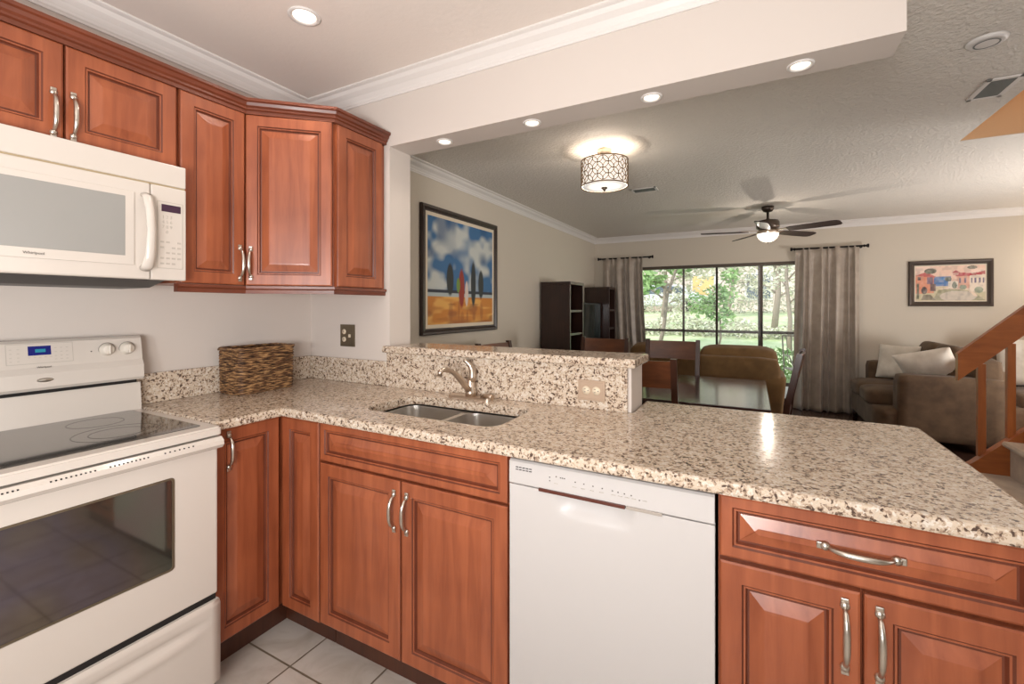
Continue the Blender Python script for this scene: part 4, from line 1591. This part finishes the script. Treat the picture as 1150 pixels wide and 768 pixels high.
q.poly([(0.58, 0.70), (0.64, 0.80), (0.80, 0.78), (0.83, 0.70)], (178, 56, 70))
q.rect(0.55, 0.63, 0.72, 0.80, (200, 150, 140)); q.poly([(0.53, 0.80), (0.59, 0.87), (0.65, 0.80)], (168, 60, 72))
q.rect(0.78, 1.0, 0.24, 0.72, (232, 216, 198)); q.poly([(0.76, 0.70), (1.0, 0.74), (1.0, 0.84), (0.80, 0.76)], (176, 52, 60))
for x0 in (0.635, 0.71, 0.80, 0.85, 0.91, 0.96):
    q.rect(x0, x0 + 0.025, 0.50, 0.64, (96, 84, 118))
q.ell(0.69, 0.38, 0.05, 0.07, (124, 140, 120)); q.ell(0.57, 0.44, 0.035, 0.10, (100, 116, 104))
q.ell(0.48, 0.62, 0.05, 0.07, (84, 98, 92)); q.ell(0.82, 0.94, 0.07, 0.05, (112, 110, 96)); q.ell(0.91, 0.30, 0.06, 0.09, (140, 154, 130))
q.mix(q.noise(30, 16), (238, 222, 206), 0.30)
q.mix(np.clip((q.noise(22, 12) - 0.55) * 4, 0, 1), (110, 100, 96), 0.22)
picture('dark-framed village and sea painting on the far wall right of the curtain', (4.355, FY - 0.001, 1.645), 0, 0.752, 0.555 * 0.985, 0.055, 0.012, q, 'frame_bronze', 0.03)

# ------------------------------------------------------------------ curtains and rods
def curtain(label, xa0, xa1, xb0, xb1, y, z0, z1, folds, seed, skew=0.0):
    rnd = random.Random(seed)
    ph = [rnd.uniform(0, 6.28) for _ in range(4)]
    bm = B()
    nx, nz = 150, 26
    g = []
    for j in range(nz + 1):
        t_ = j / nz                      # 0 top, 1 bottom
        z = z1 + (z0 - z1) * t_
        e = t_ ** 1.6
        xl = xa0 + (xb0 - xa0) * e
        xr = xa1 + (xb1 - xa1) * e
        row = []
        for i in range(nx + 1):
            s = i / nx
            th = 2 * PI * folds * (s + 0.035 * math.sin(3 * s * 2 * PI + ph[0])) + ph[1]
            amp = 0.022 + 0.020 * t_
            yy = y - amp * math.sin(th + 0.6 * math.sin(2.2 * t_ + ph[2])) - amp * 0.5 * math.sin(0.53 * th + ph[3] + t_)
            if t_ < 0.05:
                yy = y - 0.012 * math.sin(th * 1.0)
            puddle = 0.05 * max(0, t_ - 0.95) / 0.05
            row.append(bm.verts.new((xl + (xr - xl) * s + 0.008 * math.cos(th), yy - puddle, z)))
        g.append(row)
    for j in range(nz):
        for i in range(nx):
            bm.faces.new((g[j][i], g[j][i + 1], g[j + 1][i + 1], g[j + 1][i])).smooth = True
    o = obj('curtain', bm, 'curtain')
    m = o.modifiers.new('thickness', 'SOLIDIFY'); m.thickness = 0.003
    tag(o, label, 'curtain')
    return o


curtain('taupe curtain left of the sliding door behind the bookcases', 0.16, 0.79, 0.20, 0.92, FY - 0.085, 0.012, 2.145, 6.5, 3)
curtain('taupe curtain right of the sliding door flaring at the floor', 2.80, 3.49, 2.77, 3.50, FY - 0.085, 0.012, 2.145, 7.0, 11)


def rod(x0, x1, label):
    t = thing('curtain_rod', label, 'curtain rod', (0, FY - 0.085, 2.135))
    bm = B(); tube(bm, [(x0, 0, 0), (x1, 0, 0)], 0.011, 12)
    obj('pole', bm, 'iron', t)
    for x, s in ((x0, -1), (x1, 1)):
        bm = B(); lathe(bm, [(0.0001, 0.0), (0.017, 0.0), (0.017, 0.008 * s), (0.011, 0.014 * s), (0.014, 0.024 * s), (0.024, 0.036 * s), (0.024, 0.05 * s), (0.0001, 0.052 * s)], 18, center=(x, 0, 0), axis='x')
        obj('finial', bm, 'iron', t)
    for x in (x0 + 0.02, x1 - 0.02):
        bm = B(); tube(bm, [(x, 0, 0), (x, 0.083, 0)], 0.006, 8); lathe(bm, [(0.02, 0.078), (0.02, 0.085)], 14, center=(x, 0, 0), axis='y')
        obj('bracket', bm, 'iron', t)


rod(0.13, 0.90, 'black curtain rod with knob ends over the left curtain')
rod(2.79, 3.53, 'black curtain rod with knob ends over the right curtain')

# ------------------------------------------------------------------ dining table and chairs
TX0, TX1, TY0, TY1 = 0.60, 2.385, 1.25, 2.46
tb = thing('dining_table', 'dark glossy wooden dining table behind the peninsula', 'table', ((TX0 + TX1) / 2, (TY0 + TY1) / 2, 0))
hx, hy = (TX1 - TX0) / 2, (TY1 - TY0) / 2
bm = B(); box(bm, -hx, hx, -hy, hy, 0.73, 0.76, 0.004)
obj('tabletop', bm, 'espresso_top', tb)
bm = B()
for x0, x1, y0, y1 in ((-hx + 0.07, hx - 0.07, -hy + 0.06, -hy + 0.08), (-hx + 0.07, hx - 0.07, hy - 0.08, hy - 0.06), (-hx + 0.06, -hx + 0.08, -hy + 0.06, hy - 0.06), (hx - 0.08, hx - 0.06, -hy + 0.06, hy - 0.06)):
    box(bm, x0, x1, y0, y1, 0.64, 0.73)
obj('apron', bm, 'espresso', tb)
for sx in (-1, 1):
    for sy in (-1, 1):
        bm = B()
        x, y = sx * (hx - 0.07), sy * (hy - 0.07)
        vv = box(bm, x - 0.04, x + 0.04, y - 0.04, y + 0.04, 0, 0.73)
        for v in vv:
            if v.co.z < 0.1:
                v.co.x = x + (v.co.x - x) * 0.65; v.co.y = y + (v.co.y - y) * 0.65
        obj('leg', bm, 'espresso', tb)


def make_chair():
    """faces -y: the backrest stands at the +y side"""
    t = thing('dining_chair', '', 'chair', (0, 0, 0), 0, 'dark wood dining chairs around the table')
    w = 0.225
    bm = B()
    cushion(bm, 0, -0.02, 0.475, 0.45, 0.43, 0.06, 5, 6)
    obj('seat', bm, 'espresso', t)
    bm = B(); box(bm, -0.205, 0.205, -0.21, -0.19, 0.39, 0.455); box(bm, -0.205, 0.205, 0.16, 0.18, 0.39, 0.455)
    box(bm, -0.21, -0.19, -0.2, 0.17, 0.39, 0.455); box(bm, 0.19, 0.21, -0.2, 0.17, 0.39, 0.455)
    obj('seat_frame', bm, 'chairpost', t)
    for s in (-1, 1):
        bm = B(); box(bm, s * 0.2 - 0.019, s * 0.2 + 0.019, -0.22, -0.182, 0, 0.45, 0.003)
        obj('leg', bm, 'chairpost', t)
        bm = B()
        pts = [(0.23, 0.0), (0.19, 0.30), (0.18, 0.46), (0.205, 0.70), (0.25, 0.92), (0.278, 1.055)]
        for a, b_ in ((s * w - 0.018, s * w + 0.018),):
            left = [(y - 0.018, z) for y, z in pts]; right = [(y + 0.018, z) for y, z in reversed(pts)]
            prism(bm, left + right, a, b_, axis='x')
        obj('leg', bm, 'chairpost', t)
    # curved back panel and a thin lower rail
    for nm, z0, z1, th, mt in (('backrest', 0.875, 1.040, 0.016, 'chairwood'), ('back_rail', 0.60, 0.65, 0.014, 'chairpost')):
        bm = B()
        n = 12
        def yb(z): return 0.205 + (z - 0.70) * 0.21
        cols = []
        for i in range(n + 1):
            u = -1 + 2 * i / n
            x = u * (w - 0.018)
            bow = 0.016 * (1 - u * u)
            cols.append([bm.verts.new((x, yb(z) + bow + dy, z)) for z, dy in ((z0, -th / 2), (z0, th / 2), (z1, th / 2), (z1, -th / 2))])
        for a, b_ in zip(cols, cols[1:]):
            for k in range(4):
                bm.faces.new((a[k], a[(k + 1) % 4], b_[(k + 1) % 4], b_[k]))
        bm.faces.new(cols[0]); bm.faces.new(cols[-1])
        obj(nm, bm, mt, t)
    for s in (-1, 1):
        bm = B(); box(bm, s * 0.2 - 0.01, s * 0.2 + 0.01, -0.19, 0.20, 0.20, 0.225)
        obj('stretcher', bm, 'chairpost', t)
    return t


ch = make_chair()
G = 'dark wood dining chairs around the table'
# far side, nearer the sliding door: back towards the sofa
ch.location = (1.62, 2.43, 0); ch.rotation_euler = (0, 0, 0)
ch['label'] = 'dark wooden dining chair on the far table side, its back before the tan sofa'
dup(ch, (0.965, 2.43, 0), 0, 'dark wooden dining chair on the far table side, backing the tall bookcases', G)
dup(ch, (1.655, 1.28, 0), PI, 'dining chair on the near table side, just past the granite bar end', G)
dup(ch, (2.315, 1.98, 0), math.radians(-97), 'dining chair at the right table end, seen edge-on and tilted', G)
dup(ch, (0.565, 1.60, 0), math.radians(84), 'dining chair at the left table end, top rail below the blue and orange painting', G)

# ------------------------------------------------------------------ bookcases, television, console
def bookcase(label, y0, y1):
    t = thing('bookcase', label, 'bookcase', (0.02, y0, 0))
    w, d, h = y1 - y0, 0.375, 1.63
    bm = B()
    box(bm, 0, d, 0, 0.03, 0, h, 0.002); box(bm, 0, d, w - 0.03, w, 0, h, 0.002)
    obj('side_panel', bm, 'espresso', t)
    bm = B(); box(bm, 0, d + 0.006, -0.004, w + 0.004, h, h + 0.035, 0.003); obj('top', bm, 'espresso', t)
    bm = B(); box(bm, 0, 0.015, 0.03, w - 0.03, 0, h); obj('back_panel', bm, 'espresso', t)
    for z in (0.08, 0.42, 0.74, 1.02, 1.30):
        bm = B(); box(bm, 0.015, d - 0.01, 0.03, w - 0.03, z, z + 0.025); obj('shelf', bm, 'espresso', t)


bookcase('tall espresso open bookcase nearer the dining table on the left wall', 3.215, 3.70)
bookcase('tall espresso open bookcase farther away beside the left curtain', 4.86, 5.20)
t = thing('media_console', 'low espresso media console between the two bookcases', 'cabinet', (0.02, 3.74, 0))
bm = B(); box(bm, 0, 0.45, 0, 1.08, 0.06, 0.62, 0.004); obj('body', bm, 'espresso', t)
bm = B(); box(bm, 0.02, 0.42, 0.02, 1.06, 0, 0.06); obj('base', bm, 'espresso', t)
for k in range(2):
    bm = B(); box(bm, 0.45, 0.465, 0.02 + k * 0.53, 0.53 + k * 0.53, 0.10, 0.58, 0.003); dd_ = obj('door', bm, 'espresso', t)
    bm = B(); box(bm, 0.465, 0.48, 0.47 + k * 0.10, 0.485 + k * 0.10, 0.3, 0.4); obj('handle', bm, 'pewter', dd_)
t = thing('television', 'dark flat screen television between the bookcases', 'television', (0.26, 4.29, 0.62))
bm = B(); box(bm, -0.02, 0.02, -0.52, 0.52, 0.10, 0.80, 0.005); obj('housing', bm, 'black', t)
bm = B(); box(bm, 0.0205, 0.0215, -0.50, 0.50, 0.12, 0.78); obj('screen', bm, 'tv', t)
bm = B(); box(bm, -0.09, 0.09, -0.2, 0.2, 0, 0.012, 0.004); box(bm, -0.012, 0.012, -0.04, 0.04, 0.012, 0.12); obj('stand', bm, 'black', t)


# ------------------------------------------------------------------ sofas
def sofa(name, label, w, loc, rotz, mat, seats=2, d=0.92, backh=0.70, arm=0.20, armh=0.71, backtop=0.96, group=None, seatmat=None, wideback=False):
    """faces -y; width along x"""
    t = thing(name, label, 'sofa', loc, rotz, group)
    bm = B(); cushion(bm, 0, 0.02, 0.235, w - 0.04, d - 0.06, 0.27, 7, 14)
    obj('base', bm, mat, t)
    bm = B()
    cushion(bm, 0, d / 2 - 0.11, 0.49, w - 0.04, 0.20, 0.78, 8, 18)
    obj('back_frame', bm, mat, t)
    for s in (-1, 1):
        bm = B()
        cushion(bm, s * (w / 2 - arm / 2), 0.11, (armh + 0.09) / 2, arm, d - 0.22, armh - 0.09, 8, 18)
        for v in bm.verts:          # arms flare slightly outwards and lean back
            v.co.x += s * 0.03 * max(0, (v.co.z - 0.4)) / 0.3
        obj('arm', bm, mat, t)
    iw = (w - 2 * arm)
    for k in range(seats):
        cx = -iw / 2 + iw * (k + 0.5) / seats
        bm = B(); cushion(bm, cx, -0.09, 0.43, iw / seats - 0.006, d - 0.22, 0.17, 7, 6, 0.18)
        obj('seat_cushion', bm, seatmat or mat, t)
        bm = B()
        rot = Matrix.Rotation(math.radians(-12), 3, 'X')
        bw_ = (w - 0.06 if wideback else iw)
        cx = -bw_ / 2 + bw_ * (k + 0.5) / seats
        cushion(bm, cx, d / 2 - 0.25, 0.745, bw_ / seats - 0.004, 0.20, 0.46, 7, 5.5, 0.35, axis='y', rot=rot)
        obj('back_cushion', bm, seatmat or mat, t)
    for sx in (-1, 1):
        for sy in (-1, 1):
            bm = B(); lathe(bm, [(0.022, 0.0), (0.03, 0.11)], 12, center=(sx * (w / 2 - 0.09), sy * (d / 2 - 0.1), 0))
            obj('foot', bm, 'espresso', t)
    return t


sofa('loveseat', 'tan brown loveseat seen from behind, in front of the sliding door', 1.48, (1.80, 3.52, 0), PI, 'sofa2', d=0.95, wideback=True)
sofa('loveseat', 'brown velvet loveseat facing left with two cream pillows', 1.40, (3.80, 4.53, 0), -PI / 2, 'sofa', d=0.98)
sofa('armchair', 'taupe armchair against the far wall behind the stair balusters', 0.96, (4.89, 4.88, 0), 0, 'chair_beige', seats=1, d=0.92)


def throw_pillow(label, c, s, t_, rot, mat='pillow'):
    bm = B(); pillow(bm, s, t_, rot, (0, 0, 0))
    o = obj('throw_pillow', bm, mat, None, c)
    subsurf(o, 1)
    tag(o, label, 'pillow')
    return o


R3 = lambda ax, a: Matrix.Rotation(math.radians(a), 3, ax)
throw_pillow('cream throw pillow in the far corner of the brown loveseat', (3.76, 4.86, 0.73), 0.43, 0.14, R3('Z', -36) @ R3('X', -14))
throw_pillow('cream throw pillow slumped behind the near arm of the brown loveseat', (3.86, 4.17, 0.73), 0.50, 0.18, R3('Z', 160) @ R3('X', -30) @ R3('Y', 18))
throw_pillow('cream pillow standing on the taupe armchair', (4.80, 4.80, 0.79), 0.54, 0.16, R3('Z', -6) @ R3('X', -14))

# area rug by the loveseat
bm = B(); box(bm, 4.36, 5.30, 3.0, 4.40, 0.0, 0.010)
tag(obj('area_rug', bm, 'rug'), 'rose coloured rug on the dark floor in front of the taupe armchair', 'rug')
# floor lamp beside the far wall, just right of the picture
t = thing('floor_lamp', 'slim floor lamp with cream shade in the far right corner', 'lamp', (5.60, 5.16, 0))
bm = B(); lathe(bm, [(0.0001, 0.0), (0.13, 0.0), (0.13, 0.02), (0.0001, 0.03)], 24); obj('base', bm, 'iron', t)
bm = B(); tube(bm, [(0, 0, 0.02), (0, 0, 1.62)], 0.010, 10); obj('pole', bm, 'iron', t)
bm = B()
n = 32
lo = [bm.verts.new((0.17 * math.cos(2 * PI * k / n), 0.17 * math.sin(2 * PI * k / n), 1.50)) for k in range(n)]
hi = [bm.verts.new((0.12 * math.cos(2 * PI * k / n), 0.12 * math.sin(2 * PI * k / n), 1.74)) for k in range(n)]
for k in range(n):
    bm.faces.new((lo[k], lo[(k + 1) % n], hi[(k + 1) % n], hi[k])).smooth = True
obj('lamp_shade', bm, 'shade_lit', t)
lamp('floor_lamp_bulb', 'POINT', (5.40, 5.14, 1.80), 9, WARM, 0.06)
lamp('floor_lamp_bulb', 'POINT', (5.60, 5.16, 1.45), 5, WARM, 0.06)

# ------------------------------------------------------------------ stairs
st_ = thing('staircase', 'carpeted stairs with oak stringer rising to the right past the peninsula', 'stairs', (3.50, 2.33, 0))
RISE, RUN = 0.222, 0.232
bm = B()
for k in range(10):
    x0 = 0.24 * 0 + RUN * k
    z = 0.27 + RISE * (k)
    z = 0.27 + RISE * (k)
    box(bm, x0 + 0.02, x0 + RUN + 0.05, -0.92, -0.035, 0.0, z - 0.035)
    prism(bm, [(x0 - 0.015, z - 0.03), (x0 - 0.020, z - 0.015), (x0 - 0.010, z), (x0 + RUN + 0.02, z), (x0 + RUN + 0.02, z - 0.035), (x0 - 0.005, z - 0.037)], -0.92, -0.035, axis='y')
obj('carpeted_treads', bm, 'carpet', st_)
bm = B()
sl = RISE / RUN
prism(bm, [(-0.02, 0.13), (-0.02, 0.25), (0.08, 0.33), (2.2, 0.33 + 2.12 * 1.0), (2.2, 0.33 + 2.12 * 1.0 - 0.34), (0.28, 0.13)], -0.03, 0.03, axis='y')
obj('stringer', bm, 'oak', st_)
rl = thing('stair_railing', 'oak handrail board with square balusters along the stairs', 'railing', (3.50, 2.35, 0))
bm = B()
prism(bm, [(0.012, 0.862), (0.012, 1.045), (1.35, 1.045 + 1.338 * 1.0), (1.35, 0.862 + 1.338 * 1.0)], -0.022, 0.022, axis='y')
obj('handrail', bm, 'oak', rl)
for k in range(7):
    x = 0.133 + 0.140 * k
    bm = B(); box(bm, x - 0.020, x + 0.020, -0.018, 0.018, 0.325 + (x - 0.09), 0.90 + (x - 0.05), 0.002)
    obj('baluster', bm, 'oak_upright', rl)
lamp('stairwell_lamp', 'POINT', (4.6, 1.85, 4.3), 22, (1.0, 0.80, 0.58), 0.1)

# ------------------------------------------------------------------ outside
bm = B(); box(bm, -1.0, 5.0, FY + 0.12, 7.5, -0.10, -0.02)
struct('floor_lanai', bm, 'concrete')
bm = B(); box(bm, -1.0, 5.0, FY + 0.12, 7.6, 2.36, 2.46)
struct('ceiling_lanai', bm, 'trim')
t = thing('lanai_screen_frame', 'dark metal screen frame with a low rail outside the sliding door', 'railing', (0, 7.4, -0.02))
bm = B()
box(bm, -1.0, 5.0, -0.02, 0.02, 0.905, 0.955)
obj('rail', bm, 'doorframe', t)
bm = B(); box(bm, -1.0, 5.0, -0.025, 0.025, 2.30, 2.38); obj('top_beam', bm, 'doorframe', t)
bm = B(); box(bm, -1.0, 5.0, -0.02, 0.02, 0, 0.06); obj('bottom_rail', bm, 'doorframe', t)
for x in (-0.9, 1.125, 3.15, 4.9):
    bm = B(); box(bm, x - 0.018, x + 0.018, -0.02, 0.02, 0.0, 2.34); obj('post', bm, 'doorframe', t)
# patio chair on the lanai
t = thing('patio_chair', 'pale metal patio chair just outside the right door panel', 'chair', (3.0, 6.5, -0.02), math.radians(20))
bm = B(); box(bm, -0.22, 0.22, -0.2, 0.2, 0.40, 0.42, 0.004); obj('seat', bm, 'grey_strip', t)
for s in (-1, 1):
    bm = B(); tube(bm, [(s * 0.22, -0.22, 0), (s * 0.21, -0.18, 0.42), (s * 0.22, 0.0, 0.62), (s * 0.22, 0.2, 0.62)], 0.012, 8); obj('leg', bm, 'grey_strip', t)
    bm = B(); tube(bm, [(s * 0.21, 0.26, 0), (s * 0.21, 0.19, 0.42), (s * 0.20, 0.28, 0.92)], 0.012, 8); obj('leg', bm, 'grey_strip', t)
bm = B(); tube(bm, [(-0.2, 0.28, 0.92), (0.2, 0.28, 0.92)], 0.012, 8)
for k in range(5):
    tube(bm, [(-0.14 + k * 0.07, 0.20, 0.46), (-0.14 + k * 0.07, 0.278, 0.92)], 0.006, 6)
obj('backrest', bm, 'grey_strip', t)



def gz(y):
    return -0.15 + 1.3 * min(1.0, max(0.0, (y - 9.0) / 12.0))


bm = B()
n = 30
g = [[bm.verts.new((-30 + 70 * i / n, 5.5 + 50 * j / n, gz(5.5 + 50 * j / n) + 0.03 * math.sin(i * 1.7 + j))) for i in range(n + 1)] for j in range(n + 1)]
for j in range(n):
    for i in range(n):
        bm.faces.new((g[j][i], g[j][i + 1], g[j + 1][i + 1], g[j + 1][i]))
o = struct('ground_lawn', bm, 'grass')


def house(label, x0, x1, y, d, h, floors, cols, seed):
    rnd = random.Random(seed)
    t = thing('neighbour_house', label, 'building', ((x0 + x1) / 2, y, 1.0))
    w = x1 - x0
    bm = B(); box(bm, -w / 2, w / 2, 0, d, 0, h)
    obj('wall', bm, 'stucco', t)
    bm = B(); prism(bm, [(-0.6, h), (d / 2, h + 1.9), (d + 0.6, h), (d + 0.6, h - 0.15), (-0.6, h - 0.15)], -w / 2 - 0.5, w / 2 + 0.5, axis='x')
    obj('roof', bm, 'stucco2', t)
    bm = B(); box(bm, -w / 2, w / 2, -0.12, -0.01, h / 2 - 0.12, h / 2 + 0.12); obj('band', bm, 'trim', t)
    for f in range(floors):
        for c in range(cols):
            cx = -w / 2 + w * (c + 0.5) / cols
            z0 = 0.8 + f * h / floors
            bm = B()
            box(bm, cx - 0.62, cx + 0.62, -0.05, -0.005, z0 - 0.08, z0 + 1.28)
            wf_ = obj('window', bm, 'trim', t)
            bm = B(); box(bm, cx - 0.52, cx + 0.52, -0.07, -0.045, z0, z0 + 1.2)
            obj('pane', bm, 'winorange' if (f + c) % 3 == 0 else 'carglass', wf_)


house('pale two-storey neighbour house seen through the trees', -9, 9, 24, 7, 5.2, 2, 7, 4)
house('second pale neighbour house farther right beyond the trees', 12, 22, 27, 7, 5.2, 2, 5, 5)
t = thing('parked_car', 'white parked car in front of the neighbour house', 'car', (-1.7, 22.3, 1.12))
bm = B(); prism(bm, [(-2.1, 0.3), (-2.1, 0.75), (-1.3, 0.85), (-0.8, 1.35), (0.9, 1.35), (1.4, 0.9), (2.1, 0.8), (2.1, 0.3)], -0.8, 0.8, axis='y')
bmesh.ops.bevel(bm, geom=list(bm.edges), offset=0.06, segments=2, affect='EDGES')
obj('body', bm, 'carpaint', t)
bm = B(); prism(bm, [(-1.15, 0.9), (-0.75, 1.27), (0.85, 1.27), (1.2, 0.93)], -0.82, 0.82, axis='y'); obj('side_windows', bm, 'carglass', t)
for x in (-1.35, 1.35):
    for y in (-0.78, 0.78):
        bm = B(); lathe(bm, [(0.0001, -0.1), (0.32, -0.1), (0.32, 0.1), (0.0001, 0.1)], 20, center=(x, y, 0.32), axis='y'); obj('wheel', bm, 'black', t)


def tree(label, x, y, h, lean, blobs, leaf, seed, tr=0.09, nleaf=900, ls=0.11, z0=-0.12):
    rnd = random.Random(seed)
    z0 = gz(y) - 0.02
    t = thing('tree', label, 'tree', (x, y, z0), 0, 'trees beyond the lanai')
    bm = B()
    top_ = Vector((lean[0], lean[1], h))
    mid = top_ * 0.5 + Vector((rnd.uniform(-.15, .15), 0, 0))
    tube(bm, [(0, 0, 0), tuple(mid * 0.5 + Vector((0.05, 0, 0))), tuple(mid), tuple(top_ * 0.78), tuple(top_)], [tr, tr * 0.85, tr * 0.7, tr * 0.5, tr * 0.2], 8)
    for (bx, by, bz, br) in blobs:
        base = top_ * min(0.9, max(0.2, (bz - br * 0.7) / h))
        tube(bm, [tuple(base), ((base.x + bx) / 2, (base.y + by) / 2, (base.z + bz) / 2 + 0.1), (bx, by, bz)], [tr * 0.45, tr * 0.3, tr * 0.1], 6)
        for q_ in range(5):
            v = Vector((rnd.gauss(0, 1), rnd.gauss(0, 1), rnd.gauss(0, 1))).normalized() * br * 0.9
            tube(bm, [(bx, by, bz), (bx + v.x, by + v.y, bz + v.z)], [tr * 0.12, tr * 0.05], 4)
    obj('trunk', bm, 'bark', t)
    bm = B()
    for (bx, by, bz, br) in blobs:
        for k in range(int(nleaf * br * br)):
            v = Vector((rnd.gauss(0, 1), rnd.gauss(0, 1), rnd.gauss(0, 0.8)))
            v = v.normalized() * br * rnd.random() ** 0.45
            c = Vector((bx, by, bz)) + v
            a = Vector((rnd.uniform(-1, 1), rnd.uniform(-1, 1), rnd.uniform(-0.6, 0.6))).normalized()
            b_ = a.cross(Vector((rnd.uniform(-1, 1), rnd.uniform(-1, 1), rnd.uniform(-1, 1)))).normalized()
            s = ls * rnd.uniform(0.6, 1.2)
            bm.faces.new([bm.verts.new(c + a * s), bm.verts.new(c + b_ * s * 0.45), bm.verts.new(c - a * s), bm.verts.new(c - b_ * s * 0.45)])
    obj('foliage', bm, leaf, t, normals=False)
    return t


tree('slanting green tree outside at the left side of the sliding door', 0.1, 10.2, 3.4, (0.75, 0, 0), [(-0.5, 0, 3.0, 0.75), (0.5, 0.2, 2.7, 0.55), (-0.2, -0.2, 2.1, 0.5), (-1.1, 0, 2.3, 0.7), (-0.9, 0.2, 3.4, 0.8), (0.1, 0, 3.6, 0.6)], 'leaf1', 21, 0.06)
tree('low leafy green tree outside near the middle of the sliding door', 1.45, 11.5, 1.75, (-0.1, 0), [(-0.35, 0, 1.35, 0.42), (0.15, 0, 1.55, 0.40), (0.1, 0, 1.05, 0.35), (0.35, 0, 2.1, 0.25)], 'leaf1', 22, 0.035, 1300, 0.09)
tree('pale feathery tree outside right of the middle of the sliding door', 1.3, 19.2, 2.9, (0.3, 0, 0), [(0.0, 0, 2.0, 1.0), (0.9, 0, 1.5, 0.8), (-0.9, 0, 2.5, 0.8), (0.6, 0, 0.7, 0.5), (1.3, 0, 2.4, 0.8), (-0.5, 0, 1.0, 0.4)], 'leaf2', 23, 0.10, 420, 0.10)
tree('tall pale trunk tree outside behind the right door panel', 2.98, 16.5, 4.6, (0.1, 0, 0), [(-0.5, 0, 2.6, 0.7), (0.8, 0, 2.9, 0.8), (0.3, 0, 1.9, 0.5), (-0.4, 0, 1.5, 0.4), (0.7, 0, 1.3, 0.45)], 'leaf2', 24, 0.11, 520, 0.09)
tree('second pale trunk tree outside, nearest the right curtain', 3.12, 11.6, 3.8, (-0.05, 0.1, 0), [(0.4, 0, 2.3, 0.5), (-0.3, 0.2, 2.6, 0.55), (0.4, 0, 1.6, 0.4), (-0.3, 0, 1.9, 0.25)], 'leaf2', 25, 0.06, 600, 0.07)
tree('wide pale tree outside behind the slanting green one', -0.7, 15.5, 3.6, (0.2, 0, 0), [(0.0, 0, 2.4, 0.9), (1.0, 0, 2.0, 0.7), (-1.0, 0, 1.8, 0.9), (1.4, 0, 2.9, 0.8), (0.7, 0, 1.1, 0.5)], 'leaf2', 26, 0.09, 480, 0.10)


def hedge(label, x0, x1, y, h, seed, leaf='leaf2'):
    rnd = random.Random(seed)
    t = thing('shrub_row', label, 'hedge', ((x0 + x1) / 2, y, gz(y) - 0.02))
    w = (x1 - x0) / 2
    bm = B()
    for k in range(4200):
        c = Vector((rnd.uniform(-w, w), rnd.uniform(-0.35, 0.35), 0))
        hh = h * (0.7 + 0.3 * math.sin(c.x * 2.3 + seed) * math.sin(c.x * 0.9))
        c.z = rnd.uniform(0.02, hh)
        a = Vector((rnd.uniform(-1, 1), rnd.uniform(-1, 1), rnd.uniform(-0.3, 1))).normalized()
        b_ = a.cross(Vector((rnd.uniform(-1, 1), rnd.uniform(-1, 1), rnd.uniform(-1, 1)))).normalized()
        s = 0.075 * rnd.uniform(0.6, 1.3)
        bm.faces.new([bm.verts.new(c + a * s), bm.verts.new(c + b_ * s * 0.4), bm.verts.new(c - a * s), bm.verts.new(c - b_ * s * 0.4)])
    obj('foliage', bm, leaf, t, normals=False)
    bm = B()
    for k in range(14):
        x = -w + 2 * w * (k + 0.5) / 14
        tube(bm, [(x, 0, 0), (x + rnd.uniform(-.1, .1), rnd.uniform(-.1, .1), h * 0.6)], [0.012, 0.004], 5)
    obj('stems', bm, 'bark', t)


hedge('loose pale shrubs growing just beyond the lanai rail', -2.5, 6.0, 8.7, 0.75, 31, 'leaf1')

hedge('pale shrub row in the middle of the lawn beyond the trees', -4.0, 7.0, 14.2, 0.8, 33)
hedge('pale shrub row at the foot of the neighbour house', -7.0, 9.0, 20.6, 1.2, 35)
